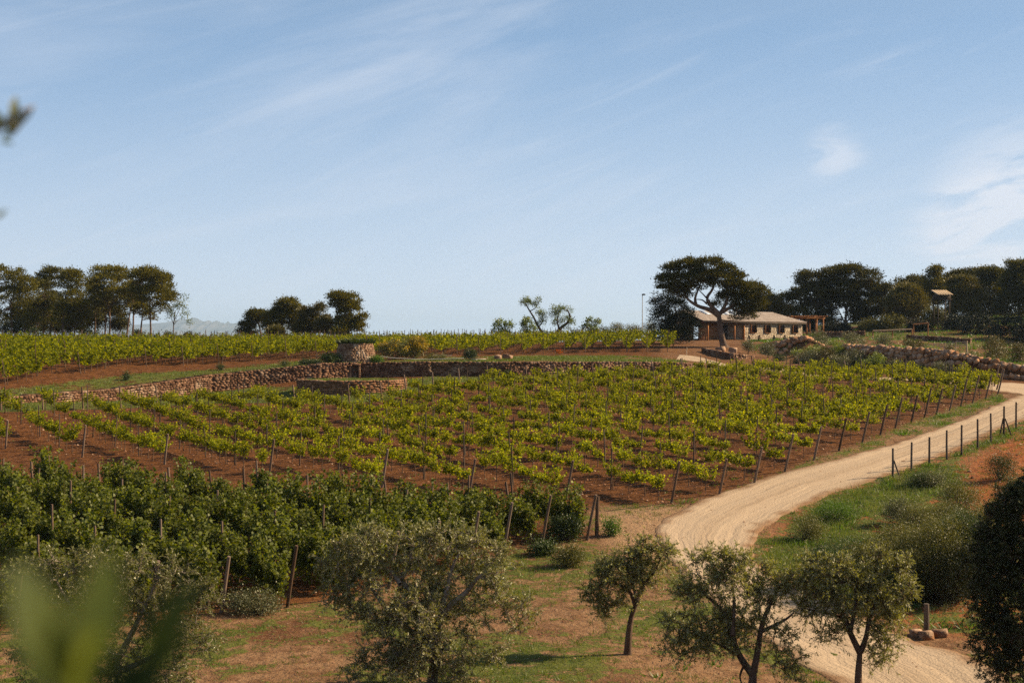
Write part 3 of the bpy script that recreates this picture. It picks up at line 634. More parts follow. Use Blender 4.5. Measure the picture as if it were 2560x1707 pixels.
line_wall(P, zb, zt, .85, 'long dark dry-stone wall right of the stone hut, low at its far right end', ends=True)

# round retaining wall: every stone of its visible face is a part
def rock_mesh(seed, flat=.75):
    r = np.random.default_rng(seed); v = []; 
    for x in (-1, 0, 1):
        for y in (-1, 0, 1):
            for z in (-1, 0, 1):
                if x or y or z: v.append((x, y, z))
    v = np.array(v, float); ix = {tuple(int(q) for q in p): i for i, p in enumerate(v)}
    f = []
    for a in range(3):
        for s in (-1, 1):
            b, c = [k for k in range(3) if k != a]
            for i in (-1, 0):
                for j in (-1, 0):
                    q = []
                    for di, dj in ((0, 0), (1, 0), (1, 1), (0, 1)):
                        p = [0, 0, 0]; p[a] = s; p[b] = i + di; p[c] = j + dj; q.append(ix[tuple(p)])
                    flip = (s > 0) == (a == 1)
                    f.append(q[::-1] if flip else q)
    n = np.linalg.norm(v, axis=1)[:, None]; u = v * (1 - .28) + v / n * .28 * 1.2
    u = u * .5 * (1 + r.uniform(-.22, .22, u.shape)); g = G(); g.add(u, f); return g
STONE_ME = [rock_mesh(100 + k).mesh('stone', ['stone_part']) for k in range(8)]
BOULD_ME = [rock_mesh(200 + k).mesh('boulder', ['boulder']) for k in range(8)]
def put_stone(me, parent, loc, size, rz, name='stone', tilt=.12, r=rng):
    o = mobj(name, me, parent, loc); o.rotation_euler = (r.uniform(-tilt, tilt), r.uniform(-tilt, tilt), rz); o.scale = size; return o
cx, cy = RING_C; rb = hz(cx, cy - RING_R - .6); zt_ring = EYE - 3.16
ring = thing('round_retaining_wall', (cx, cy, rb), 'round dry-stone retaining wall holding a level patch of grass, below the stone hut', 'stone wall')
g = G(); a = np.linspace(R(170), R(385), 50); V = []
for t in a:
    for rr, z in ((RING_R + .28, -.9), (RING_R + .22, zt_ring - rb - .06), (RING_R - .1, zt_ring - rb - .06), (RING_R - .1, -.9)): V.append([rr * math.cos(t), rr * math.sin(t), z])
k = np.arange(49)[:, None] * 4
g.add(V, np.concatenate([k + np.array([[0, 4, 5, 1]]), k + np.array([[1, 5, 6, 2]]), k + np.array([[2, 6, 7, 3]])])); g.build('core', 'wall_core', ring)
rr_ = np.random.default_rng(12); cnt = 0
zc = zt_ring - rb - .07; row = 0
while zc > -.6:
    t = R(176) + rr_.uniform(0, .05)
    while t < R(376):
        l = rr_.uniform(.3, .62); th = t + l / 2 / (RING_R + .35)
        xw, yw = cx + (RING_R + .36) * math.cos(th), cy + (RING_R + .36) * math.sin(th)
        if rb + zc + .1 > hz(xw, yw) and cnt < 298:
            rad = RING_R + .22 + rr_.uniform(-.03, .05)
            put_stone(STONE_ME[rr_.integers(8)], ring, (rad * math.cos(th), rad * math.sin(th), zc + rr_.uniform(-.02, .02)), (l * 1.0, .34, .19 * rr_.uniform(.8, 1.15)), th + math.pi / 2, r=rr_); cnt += 1
        t += l / (RING_R + .35)
    zc -= .175; row += 1

# round stone hut (barraca) with planted top
hx, hy = pp(889, 0, 133.2)[:2]; z0 = EYE - (912 - 853.5) / FPX * 133; z1 = EYE - (860 - 853.5) / FPX * 133; r0, r1 = 1.90, 1.55
hut = thing('round_stone_hut', (hx, hy, z0), 'squat round dry-stone hut with plants growing on its flat top', 'stone hut')
g = G(); n = 28; ring_a = np.arange(n) * 2 * math.pi / n; hh = z1 - z0
V = [[(r0 - .12) * math.cos(t), (r0 - .12) * math.sin(t), -.3] for t in ring_a] + [[(r1 - .12) * math.cos(t), (r1 - .12) * math.sin(t), hh - .04] for t in ring_a]
f = [[i, (i + 1) % n, n + (i + 1) % n, n + i] for i in range(n)]; g.add(V, f); g.add(np.array(V[n:]), [list(range(n))])
g.build('core', 'wall_core', hut)
g = G(); r = np.random.default_rng(21); zc = 0.0
while zc < hh - .03:
    rad = r0 + (r1 - r0) * zc / hh; rad += .06 * math.sin(math.pi * zc / hh); t = r.uniform(0, .3); ch = r.uniform(.13, .19)
    t_end = t + 2 * math.pi
    while t < t_end:
        l = r.uniform(.18, .42); th = t + l / 2 / rad
        c = np.array([(rad - .1) * math.cos(th), (rad - .1) * math.sin(th), zc + ch / 2]); stone_box(g, c + r.uniform(-.015, .015, 3), (l * .93, .25, ch * r.uniform(.85, 1.0)), (-math.sin(th), math.cos(th)), r)
        t += l / rad
    zc += ch
g.build('stones', 'hut_stone', hut, kind='stuff')
g = G(); r = np.random.default_rng(22); n = 900; th = r.uniform(0, 6.283, n); q = np.sqrt(r.uniform(0, 1, n)) * (r1 + .05)
Pn = np.stack([q * np.cos(th), q * np.sin(th), np.full(n, hh - .02)], 1); leaves(g, Pn, np.stack([.9 * np.cos(th) * (q / r1) + r.normal(size=n) * .4, .9 * np.sin(th) * (q / r1) + r.normal(size=n) * .4, np.full(n, 1.0)], 1), .55, .10, r=r)
tag(g.build('succulent_plants', 'shrub_leaf', loc=(hx, hy, z0)), 'low green plants spilling over the top of the round stone hut', 'plants')

# boulder terraces: every boulder is a part
def boulder_wall(name, label, pts, seed, size=(.36, .55)):
    """pts: (px, y_top, y_bottom, D_top, D_bottom) along the wall"""
    pts = np.array(pts, float); r = np.random.default_rng(seed)
    b = pts[0]; base = np.array([pp(b[0], 0, b[4])[0], b[4], EYE - (b[2] - 853.5) / FPX * b[4]])
    root = thing(name, base, label, 'stone wall'); n = 0; rows = 0
    L0 = 0; px = pts[0][0]
    for row in range(9):
        px = pts[0][0] + r.uniform(0, 6)
        while px < pts[-1][0] and n < 298:
            yt = np.interp(px, pts[:, 0], pts[:, 1]); yb = np.interp(px, pts[:, 0], pts[:, 2]); Dt = np.interp(px, pts[:, 0], pts[:, 3]); Db = np.interp(px, pts[:, 0], pts[:, 4])
            s = r.uniform(*size) * (1.25 if r.uniform() < .15 else 1); wpx = s * FPX / Db; rowh = .31 * FPX / Db
            y = yb - (row + .35) * rowh + r.uniform(-1.2, 1.2)
            if y > yt - .1:
                f = np.clip((yb - y) / max(yb - yt, 1), 0, 1); D = Db + (Dt - Db) * f
                D = Dt * .5 + Db * .5 - .9 + 1.9 * f; xx = pp(px, 0, D)[0]; loc = np.array([xx, D, hz(xx, D) + .10 * s]) - base
                put_stone(BOULD_ME[r.integers(8)], root, loc, (s * r.uniform(.9, 1.25), s * 1.1, s * r.uniform(.75, 1.05)), r.uniform(-.6, .6), name='boulder', tilt=.35, r=r); n += 1
            px += wpx * r.uniform(.85, 1.1)
    return root
boulder_wall('boulder_wall', 'terrace wall of large pale boulders below the house windows', [(1925, 872, 893, 160.4, 159.6), (1990, 858, 893, 160.6, 159.4), (2060, 858, 888, 160, 158.6)], 31)
boulder_wall('boulder_wall', 'long bank of big tan boulders beside the far track, tapering to the right edge', [(2090, 905, 926, 141.8, 140.4), (2150, 888, 931, 139.5, 137.4), (2215, 880, 935, 137.4, 134.8), (2262, 880, 938, 135, 132.6), (2325, 890, 941, 132.4, 130.2), (2400, 911, 945, 129.4, 128.2), (2460, 922, 948, 127, 126.2), (2560, 938, 957, 124.6, 124), (2640, 944, 962, 122.6, 122)], 32, size=(.36, .58))
P, zb, zt = W3((1752, 876, 884, 158), (1790, 884, 897, 152), (1830, 891, 905, 149), (1862, 895, 904, 150), (1882, 897, 901, 152))
zb = [hz(*p) - .05 for p in P]
line_wall(P, zb, [b + h for b, h in zip(zb, (.35, .55, .6, .42, .15))], .5, 'low curved dry-stone wall at the foot of the umbrella pine', ends=True)
for px, D, s, lb in ((1801, 158, (1.0, .7, .75), 'big pale rock leaning at the foot of the umbrella pine'), (1833, 157, (.9, .6, .8), 'pale rounded rock right of the umbrella pine trunk'), (1245, 137, (.7, .6, .55), 'dark rounded boulder on the grass above the long wall'), (1268, 138, (.85, .6, .6), 'pale rounded boulder on the grass above the long wall'),
                     (2289, 43.6, (.36, .3, .24), 'left grey-brown rock lying beside the short wooden post'), (2315, 43.2, (.48, .34, .3), 'orange-tinted middle rock lying at the foot of the short wooden post'), (2349, 43.4, (.42, .32, .26), 'dark rounded rock right of the short wooden post')):
    x = pp(px, 0, D)[0]; o = put_stone(BOULD_ME[rng.integers(8)], None, (x, D, hz(x, D) + s[2] * .3), s, rng.uniform(0, 3), name='rock', tilt=.2); tag(o, lb, 'rock')
    if px == 2289: tag(o, None, None)
# ------------------------------------------------------------------ vines and posts
ROWM = unit(np.array([10.5, -16.0])); ROWN = unit(np.array([10.5, -14.5]))
def vine_variant(kind, seed):
    """foliage and wood of one vine; x runs along the row"""
    r = np.random.default_rng(seed); fol, wood = G(), G()
    if kind == 'main': th, top, nsh, per, ls, spread = .68, r.uniform(1.05, 1.5), 15, 24, .118, .6
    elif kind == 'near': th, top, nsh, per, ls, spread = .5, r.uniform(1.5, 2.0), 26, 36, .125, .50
    else: th, top, nsh, per, ls, spread = .45, r.uniform(1.1, 1.4), 12, 14, .15, .6
    lean = r.uniform(-.08, .08)
    tube(wood, [(0, 0, -.05), (lean * .4, r.uniform(-.03, .03), th * .45), (lean, 0, th)], [.030, .022, .022], 5)
    for s in (-1, 1): tube(wood, [(lean, 0, th - .02), (lean + s * spread * .5, 0, th + .05), (s * spread, r.uniform(-.03, .03), th + .03)], [.018, .014, .010], 4)
    for k in range(nsh):
        x = r.uniform(-spread, spread); z0 = th + r.uniform(0, .08); hgt = (top - th) * r.uniform(.45, 1.1)
        ox, oy = r.normal() * .16, r.normal() * (.20 if kind == 'near' else .30 if kind == 'upper' else .20)
        a = np.array([x, 0, z0]); b = a + [ox * .5, oy * .6, hgt * .6]; c = a + [ox, oy * 1.3, hgt]
        if r.uniform() < .22: c = b + np.array([r.normal() * .2, r.normal() * .28, -hgt * r.uniform(.0, .55)])
        t = r.uniform(0.0, 1, per)[:, None]; Pn = (1 - t) ** 2 * a + 2 * t * (1 - t) * b + t * t * c
        Pn = Pn + r.normal(size=Pn.shape) * .045
        Dn = r.normal(size=Pn.shape) + [0, 0, -.15] + 1.2 * np.sign(r.normal(size=(per, 1))) * np.array([0, 1, 0]); leaves(fol, Pn, Dn, ls, ls * .95, r=r, fold=.22)
        if kind != 'upper' and k % 2 == 0: tube(wood, [a, b, c], [.006, .005, .003], 3, cap=False)
    if kind == 'near':      # low leafy skirt and suckers
        n = 90; Pn = np.stack([r.uniform(-spread, spread, n), r.normal(size=n) * .22, r.uniform(.1, .9, n)], 1); leaves(fol, Pn, r.normal(size=(n, 3)), .12, .11, r=r, fold=.22)
    return fol, wood
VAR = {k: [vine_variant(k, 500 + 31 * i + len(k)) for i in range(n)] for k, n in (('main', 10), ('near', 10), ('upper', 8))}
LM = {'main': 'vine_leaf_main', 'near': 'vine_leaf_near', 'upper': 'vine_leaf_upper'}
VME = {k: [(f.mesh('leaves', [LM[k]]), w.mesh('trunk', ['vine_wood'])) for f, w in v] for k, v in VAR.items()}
def rows_in(poly, d, gap, step, off=0.0, seed=1):
    """(x, y, row, s, is_first, is_last) points along rows of direction d inside a polygon"""
    n = np.array([-d[1], d[0]]); P = np.asarray(poly); q = P @ n; s = P @ d; out_ = []
    for ri, c in enumerate(np.arange(q.min() + off, q.max(), gap)):
        ss = np.arange(s.min(), s.max(), .15); X = np.outer(ss, d) + c * n; ins = poly_in(X[:, 0], X[:, 1], P)
        if ins.sum() < 6: continue
        k = np.where(ins)[0]; 
        for run in np.split(k, np.where(np.diff(k) > 1)[0] + 1):
            if len(run) < 12: continue
            out_.append((ri, c * n, ss[run[0]], ss[run[-1]]))
    return out_
def nth(k): return '%d%s' % (k, 'th' if 10 <= k % 100 <= 20 else {1: 'st', 2: 'nd', 3: 'rd'}.get(k % 10, 'th'))
vines, posts = [], []        # (kind, x, y, size) / (kind, x, y, height, lean vector)
rv = np.random.default_rng(77)
def plant(kind, poly, d, gap, vstep, pstep, miss, post_kind='post'):
    for ri, c, s0, s1 in rows_in(poly, d, gap, vstep):
        s = s1 - rv.uniform(.3, .8); first = True
        while s > s0 + .3:
            p = c + d * s + rv.normal(size=2) * .06
            if rv.uniform() > miss: vines.append((kind, p[0], p[1], rv.uniform(.85, 1.15), ri))
            s -= vstep * rv.uniform(.9, 1.1)
        s = s1 + .25; k = 0
        while s > s0 - .1:
            e = 'near_end' if k == 0 else ''
            p = c + d * s; lean = d * .30 if k == 0 else rv.normal(size=2) * .035
            posts.append((kind, p[0], p[1], rv.uniform(1.8, 2.1) if kind != 'near' else rv.uniform(2.0, 2.3), lean, e, ri)); k += 1
            s -= pstep * rv.uniform(.93, 1.07)
        p = c + d * (s0 - .2); posts.append((kind, p[0], p[1], rv.uniform(1.6, 1.75), -d * rv.uniform(.12, .28), 'far_end', ri))
plant('main', Z['main'], ROWM, 2.95, 1.25, 4.6, .13)
plant('near', Z['near'], ROWN, 2.15, .98, 5.0, .03)
upl = np.array([pp(*p)[:2] for p in [(-480, 0, 105.5), (0, 0, 110), (180, 0, 118), (350, 0, 127.5), (594, 0, 136), (752, 0, 143), (845, 0, 146), (1010, 0, 150), (1100, 0, 150), (1260, 0, 152), (1700, 0, 156), (1690, 0, 168), (1600, 0, 200), (1000, 0, 205), (300, 0, 205), (-450, 0, 200)]])
NUP0 = len(vines); plant('upper', upl, unit(np.array([-.12, -1.0])), 2.2, 1.3, 5.5, .05)
def infr(x, y, m=60): px = 1280 + FPX * x / y; return -m < px < 2560 + m
vines = [v for v in vines if infr(v[1], v[2], 120 if v[0] != 'upper' else 40)]; posts = [p for p in posts if infr(p[1], p[2])]
# back of the upper field is hidden behind its own front rows: thin it out
vines = [v for v in vines if not (v[0] == 'upper' and v[2] > 175 and rv.uniform() < .25)]
vines.sort(key=lambda v: v[2])
def ranks(items, flip):
    """row rank counted from the right, rank inside the row counted from its near end"""
    out_ = {}
    for kd in ('main', 'near', 'upper'):
        it = [t for t in items if t[0] == kd]; ris = sorted({t[-1] for t in it}, key=lambda q: -np.mean([t[1] for t in it if t[-1] == q]) if q is not None else 0)
        for a, q in enumerate(ris):
            for b, t in enumerate(sorted([t for t in it if t[-1] == q], key=lambda t: t[2])): out_[id(t)] = (a + 1, b + 1)
    return out_
vrk = ranks(vines, 1)

vz = H(np.array([v[1] for v in vines]), np.array([v[2] for v in vines]))
vl = {'near': ('tall leafy grapevine in the dense dark vine block in front', 'grapevines in the dense near block'),
      'main': ('small bright green grapevine on the open red-soil field below the long wall', 'grapevines in the sloping field below the long wall')}
AN = {'main': math.atan2(ROWM[1], ROWM[0]), 'near': math.atan2(ROWN[1], ROWN[0]), 'upper': math.atan2(-1, -.12)}
rest = G(); nind = 0
for vt, z in zip(vines, vz):
    kind, x, y, sz, _ = vt
    if kind == 'upper': sz *= 1 + .38 * float(np.clip((178 - y) / 30, 0, 1))
    an = AN[kind] + (math.pi if rv.uniform() < .5 else 0) + rv.uniform(-.12, .12); vi = rv.integers(len(VAR[kind]))
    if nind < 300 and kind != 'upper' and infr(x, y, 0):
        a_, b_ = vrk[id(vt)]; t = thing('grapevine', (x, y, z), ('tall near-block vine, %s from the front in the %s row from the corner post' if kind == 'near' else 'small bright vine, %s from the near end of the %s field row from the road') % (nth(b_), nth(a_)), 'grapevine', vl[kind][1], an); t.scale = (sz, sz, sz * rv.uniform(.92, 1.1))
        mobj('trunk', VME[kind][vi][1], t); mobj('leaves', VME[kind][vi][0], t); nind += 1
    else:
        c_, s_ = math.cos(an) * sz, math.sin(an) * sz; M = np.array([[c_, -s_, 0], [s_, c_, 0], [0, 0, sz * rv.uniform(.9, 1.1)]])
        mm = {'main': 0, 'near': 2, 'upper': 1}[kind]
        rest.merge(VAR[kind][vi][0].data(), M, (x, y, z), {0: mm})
        if y < 150 or rv.uniform() < .3: rest.merge(VAR[kind][vi][1].data(), M, (x, y, z), {0: 3})
tag(rest.build('grapevines', ['vine_leaf_main', 'vine_leaf_upper', 'vine_leaf_near', 'vine_wood'], kind='stuff'), 'rows of bright green grapevines farther off, up to the skyline', 'grapevines')
# posts
def post_geo(h, r_=.045, seed=0, sides=7):
    g = G(); r = np.random.default_rng(seed); zs = np.array([-.3, 0, h * .5, h]); P = np.stack([r.normal(size=4) * .008, r.normal(size=4) * .008, zs], 1)
    tube(g, P, [r_ * 1.05, r_ * 1.05, r_, r_ * .93], sides); return g
PG = [post_geo(1.0, .045, 40 + k) for k in range(5)]
PME = {m: [g.mesh('post', [m]) for g in PG] for m in ('post_wood', 'post_dark')}
posts.sort(key=lambda p: p[2]); prk = ranks(posts, 1); pz = H(np.array([p[1] for p in posts]), np.array([p[2] for p in posts])); npi = 0; prest = G()
PL = {('near', ''): ('grey-brown wooden stake standing among the dense near vines', 'stakes inside the dense near vine block'), ('near', 'near_end'): ('leaning end post at the front edge of the dense near vine block', 'front end posts of the near vine block'),
      ('near', 'far_end'): ('leaning wooden end post where the dense near block meets bare red soil', 'back end posts of the near vine block'), ('main', ''): ('thin dark wooden stake in the rows of the sloping red-soil field', 'stakes in the sloping field'),
      ('main', 'near_end'): ('leaning wooden end post on the near edge of the sloping field', 'near end posts of the sloping field'), ('main', 'far_end'): ('leaning end post at the far edge of the sloping field by the grass below the wall', 'far end posts of the sloping field'),
      ('upper', ''): ('thin wooden stake in the upper field above the wall', 'stakes in the upper field'), ('upper', 'near_end'): ('wooden end post in front of the upper field above the wall', 'front end posts of the upper field'), ('upper', 'far_end'): ('thin stake on the skyline of the upper field', 'stakes in the upper field')}
PN = {'near': 'of the %s near-block row from the corner post', 'main': 'of the %s field row from the road', 'upper': 'of the %s upper-field row from the right'}
for pt, z in zip(posts, pz):
    kind, x, y, h, lean, e, _ = pt; a_, b_ = prk[id(pt)]; lb = {'': 'dark stake, %s from the front,' % nth(b_), 'near_end': 'leaning post at the near end', 'far_end': 'leaning post at the far end'}[e] + ' ' + PN[kind] % nth(a_)
    pass
    mt = 'post_wood' if (kind != 'main' or e) else 'post_dark'; k = rv.integers(5); wd = 1.35 if e and kind != 'upper' else (1.0 if kind == 'near' else .8)
    if npi < 290 and infr(x, y, 0) and kind != 'upper' or (kind == 'upper' and e == 'near_end' and npi < 330):
        o = mobj('vine_post', PME[mt][k], None, (x, y, z)); v = Vector((lean[0], lean[1], 1)); o.rotation_euler = v.to_track_quat('Z', 'Y').to_euler(); o.scale = (wd, wd, h)
        tag(o, lb, 'vineyard post', PL[(kind, e)][1]); npi += 1
    else:
        M = np.array([[wd, 0, lean[0] * h], [0, wd, lean[1] * h], [0, 0, h]]); prest.merge(PG[k].data(), M, (x, y, z))
tag(prest.build('vine_posts', 'post_wood', kind='stuff'), 'many more thin wooden stakes in the farther vine rows', 'vineyard posts')
# the stout post at the corner of the near block, and the short post bottom right
def single_post(px, y_top, y_bot, r_, lean, label, mat, name='wooden_post', band=None):
    (x, D), = gp_many([(px, y_bot)]); z = hz(x, D); h = (y_bot - y_top) * D / FPX; g = post_geo(h, r_, int(px), 10)
    o = g.build(name, mat, loc=(x, D, z)); o.rotation_euler = (0, lean, 0); tag(o, label, 'post')
    if band:
        g = G(); tube(g, [(0, 0, band), (0, 0, band + .09)], r_ * 1.15, 8); g.build('band', 'blue_band', o)
    return o
single_post(1491, 1240, 1340, .085, .03, 'stout grey wooden post standing alone at the right corner of the near vine block', 'post_wood')
single_post(2316, 1508, 1582, .085, 0, 'short thick dark wooden post beside the rocks at bottom right', 'post_dark')
# fence along the road: posts carrying three wires
fp = [(2232, 1120, 1192), (2279, 1105, 1176), (2323, 1092, 1163), (2367, 1075, 1148), (2404, 1062, 1139), (2444, 1047, 1123), (2477, 1033, 1107), (2510, 1015, 1088), (2540, 1005, 1072), (2570, 985, 1058), (2600, 970, 1040)]
ordn = ['first post from the left, braced by a slanting strut,', 'second post from the left', 'third post from the left', 'fourth post from the left', 'fifth post from the left', 'sixth post from the left', 'seventh post from the left', 'eighth post from the left, braced by two slanting struts,', 'ninth post from the left', 'tenth', 'eleventh']
tops = []
base = gp_many([(a, c) for a, b, c in fp])
for k, ((px, yt, yb), (x, D)) in enumerate(zip(fp, base)):
    z = hz(x, D); h = (yb - yt) * D / FPX; tops.append((x, D, z, h))
    if k > 8: continue
    t = post_geo(h, .055, 900 + k, 9).build('fence_post', 'post_dark', loc=(x, D, z)); tag(t, ordn[k] + ' of the road fence', 'fence post', 'posts of the fence beside the road')
    for dx in ([.35] if k == 0 else [-.3, .42] if k == 7 else []):
        g = G(); tube(g, [(dx, -.1, -.1), (dx * .15, 0, h * .58)], .04, 6); g.build('strut', 'post_dark', t)
for q, nm in ((.35, 'lowest'), (.62, 'middle'), (.9, 'top')):
    g = G(); o3 = np.array([tops[0][0], tops[0][1], tops[0][2]]); tube(g, np.array([(x, y, z + h * q) for x, y, z, h in tops]) - o3, .006, 4)
    tag(g.build('fence_wire', 'post_dark', loc=o3), nm + ' wire strung along the fence posts beside the road', 'wire', 'wires of the road fence')
# ------------------------------------------------------------------ trees
def clumps_in(lobes, n, r, shell=.5, low=-.55):
    """clump centres in ellipsoids (cx,cy,cz,rx,ry,rz), biased to their upper shells"""
    lobes = np.asarray(lobes, float); w = (lobes[:, 3] * lobes[:, 4] * lobes[:, 5]) ** .72; k = r.choice(len(lobes), n, p=w / w.sum())
    d = unit(r.normal(size=(n, 3))); d[:, 2] = np.where(d[:, 2] < low, -d[:, 2], d[:, 2]); q = r.uniform(shell, 1, n)[:, None] ** .6
    return lobes[k, :3] + d * lobes[k, 3:6] * q, d
def pine_foliage(g, lobes, n, r, cr=.42, per=46, ln=.20, wd=.035, flat=.85):
    C, d = clumps_in(lobes, n, r)
    P = np.repeat(C, per, 0); q = r.normal(size=P.shape) * [cr, cr, cr * flat] * .55; q[:, 2] = np.abs(q[:, 2]) * 1.0 - cr * .1
    D = unit(q) * .8 + np.repeat(d, per, 0) * .5 + [0, 0, .45] + r.normal(size=P.shape) * .35
    leaves(g, P + q, D, ln, wd, r=r, fold=.05)
    return C
def branch_to(g, a, b, ra, rb, r, sag=.1, sides=5, n=5):
    a = np.asarray(a, float); b = np.asarray(b, float); l = np.linalg.norm(b - a); m = (a + b) / 2 + r.normal(size=3) * l * .10 + [0, 0, -sag * l]
    P = curve_pts([a, m, b], n); tube(g, P, np.linspace(ra, rb, len(P)), sides); return P
def m3(px, py, D, o): return np.array([(px - 1280) / FPX * D - o[0], D - o[1], EYE - (py - 853.5) / FPX * D - o[2]])
def tree(name, label, D, trunk, lobes, leafm, barkm='bark_pine', n=160, r_tr=.16, limbs=(), style='pine', per=46, ln=.2, wd=.035, cr=.42, cat='pine tree', group=None, seed=None, depth=.9, twig=True, ztr=None, sub=1.0, shell=.5):
    """trunk / limbs: pixel polylines on the plane at depth D (3rd value: metres nearer (-) or farther (+)); lobes: (px, py, rx_px, ry_px[, dD])"""
    r = np.random.default_rng(seed if seed is not None else int(lobes[0][0] * 7 + D)); s = D / FPX
    x0 = (trunk[0][0] - 1280) * s; z0 = hz(x0, D) if ztr is None else ztr; o = np.array([x0, D, z0])
    root = thing(name, o, label, cat, group)
    T = [m3(p[0], p[1], D, o) + [0, (p[2] if len(p) > 2 else 0), 0] for p in trunk]; T[0] = np.array([0, 0, -.15])
    g = G(); TP = curve_pts(T, max(6, 4 * len(T))); rad = r_tr * np.linspace(1, .5, len(TP)); rad[0] *= 1.35; rad[1] *= 1.1; tube(g, TP, rad, 9)
    g.build('trunk', barkm, root, smooth=True)
    Lb = []
    for l in lobes:
        dD = l[4] if len(l) > 4 else r.normal() * l[2] * s * .35
        c = m3(l[0], l[1], D, o) + [0, dD, 0]; Lb.append([*c, l[2] * s, max(l[2] * s * depth, .3), l[3] * s])
    g = G(); nodes = [TP[-3:]]
    for lm in limbs:
        P = [m3(p[0], p[1], D, o) + [0, (p[2] if len(p) > 2 else 0), 0] for p in lm]; P = curve_pts(P, 5 * len(P)); rr = lm[0][3] if len(lm[0]) > 3 else r_tr * .5
        tube(g, P, np.linspace(rr, rr * .3, len(P)), 7); nodes.append(P[2:])
    nodes = np.vstack(nodes); fol = G()
    if not limbs:
        for l in Lb: nodes = np.vstack([nodes, branch_to(g, TP[-2 if l[2] > TP[-2][2] else -4], l[:3], r_tr * .4, r_tr * .15, r)])
    if style == 'pine':
        C = pine_foliage(fol, Lb, n, r, cr, per, ln, wd)
        for c in C[:: max(1, int(3 / sub))]:
            a = nodes[np.argmin(np.linalg.norm(nodes - c, axis=1) + np.maximum(nodes[:, 2] - c[2], 0))]; branch_to(g, a, c, .035 * sub, .012, r, sides=3, n=4)
    elif style == 'leafy':
        C, d = clumps_in(Lb, n, r, shell); P = np.repeat(C, per, 0) + r.normal(size=(n * per, 3)) * cr * .5
        leaves(fol, P, r.normal(size=P.shape) + [0, 0, .2], ln, wd, r=r, fold=.2)
        for c in C[::4]:
            a = nodes[np.argmin(np.linalg.norm(nodes - c, axis=1))]; branch_to(g, a, c, .02, .008, r, sides=3, n=4)
    else:      # olive: sprays of narrow leaves on thin twigs
        C, d = clumps_in(Lb, n, r, shell, low=-.8)
        order = np.argsort(np.linalg.norm(C - nodes.mean(0), axis=1)); pool = nodes.copy()
        for i in order:
            c = C[i]; dd = np.linalg.norm(pool - c, axis=1); a = pool[np.argmin(dd)]
            P = branch_to(g, a, c, .022 if dd.min() > .35 else .014, .006, r, sag=-.08, sides=4, n=5); pool = np.vstack([pool, P[2:]])
            for _ in range(5):
                s0 = P[r.integers(1, len(P))]; dr = unit(d[i] * .5 + r.normal(size=3) * .75 + [0, 0, .30]); l = r.uniform(.22, .5)
                e = s0 + dr * l; md = s0 + dr * l * .5 + [0, 0, .03]; e = e - [0, 0, .10 * l * (1 + r.uniform())]
                if twig: tube(g, [s0, md, e], [.006, .0045, .002], 3, cap=False)
                t = r.uniform(.08, 1.05, per)[:, None]; Q = (1 - t) ** 2 * s0 + 2 * t * (1 - t) * md + t * t * e
                axis_ = unit(e - s0); D_ = unit(np.cross(np.tile(axis_, (per, 1)), r.normal(size=(per, 3)))) * .8 + axis_ * .75; leaves(fol, Q, D_, ln, wd, r=r, fold=.12)
    g.build('branches', barkm, root, smooth=True)
    fol.build('leaves' if style != 'pine' else 'needles', leafm, root)
    return root
GP = 'pines behind the upper field on the left'
PK = dict(n=300, per=44, ln=.30, wd=.12, cr=.62, shell=.55, group=GP)
tree('pine_tree', 'pine with pale bare trunk at the left edge of the left pine grove', 208, [(28, 850), (29, 800), (27, 745)], [(5, 700, 40, 30), (40, 705, 34, 30), (60, 745, 34, 30), (-10, 800, 34, 30), (80, 810, 20, 22),  (62, 725, 34, 32), (20, 750, 50, 34), (62, 790, 26, 26)], 'pine_needle', limbs=[[(28, 760), (10, 720)], [(28, 750), (45, 710)]], **PK)
tree('pine_tree', 'dark full pine, second from the left in the left pine grove', 214, [(107, 850), (110, 800), (112, 740)], [(118, 690, 24, 20), (105, 712, 24, 28), (135, 695, 22, 25), (118, 740, 42, 38), (108, 790, 38, 36), (140, 780, 30, 34), (90, 818, 26, 22), (130, 822, 26, 18)], 'pine_needle_dark', **PK)
tree('pine_tree', 'broad pine, third from the left in the left pine grove, its foliage reaching low', 206, [(155, 850), (158, 800), (165, 740)], [(180, 692, 26, 16), (172, 715, 26, 30), (198, 715, 22, 30), (190, 755, 34, 30), (200, 780, 28, 30), (165, 790, 36, 30), (180, 818, 30, 18), (212, 800, 16, 22)], 'pine_needle', **PK)
tree('pine_tree', 'tall flat-topped pine in the middle of the left pine grove', 210, [(272, 850), (275, 800), (268, 740)], [(250, 686, 32, 16), (285, 686, 32, 16), (260, 712, 42, 24), (300, 712, 24, 26), (250, 742, 30, 26), (290, 745, 34, 26), (245, 775, 24, 18)], 'pine_needle', limbs=[[(272, 790), (255, 745), (245, 705)], [(273, 780), (290, 735), (295, 700)]], **PK)
tree('pine_tree', 'slim pine with dark trunk behind the flat-topped pine', 220, [(236, 850), (238, 800), (236, 760)], [(232, 745, 16, 40), (236, 790, 18, 18)], 'pine_needle_dark', **{**PK, 'n': 90})
tree('pine_tree', 'leaning slender pine between the two tallest crowns of the left grove', 218, [(315, 850), (322, 800), (328, 765)], [(315, 760, 28, 20), (330, 735, 26, 30), (300, 785, 18, 16)], 'pine_needle_dark', **{**PK, 'n': 120})
tree('pine_tree', 'domed pine on reddish trunks, rightmost big one of the left pine grove', 206, [(378, 850), (376, 800), (374, 755)], [(345, 692, 22, 16), (375, 690, 36, 16), (370, 715, 48, 28), (405, 715, 30, 30), (345, 740, 24, 22), (392, 745, 44, 26), (425, 752, 18, 20), (400, 775, 26, 18)], 'pine_needle', limbs=[[(377, 790), (355, 760), (345, 720)], [(376, 780), (395, 745), (400, 715)], [(384, 800), (390, 770), (410, 745)]], **{**PK, 'n': 420})
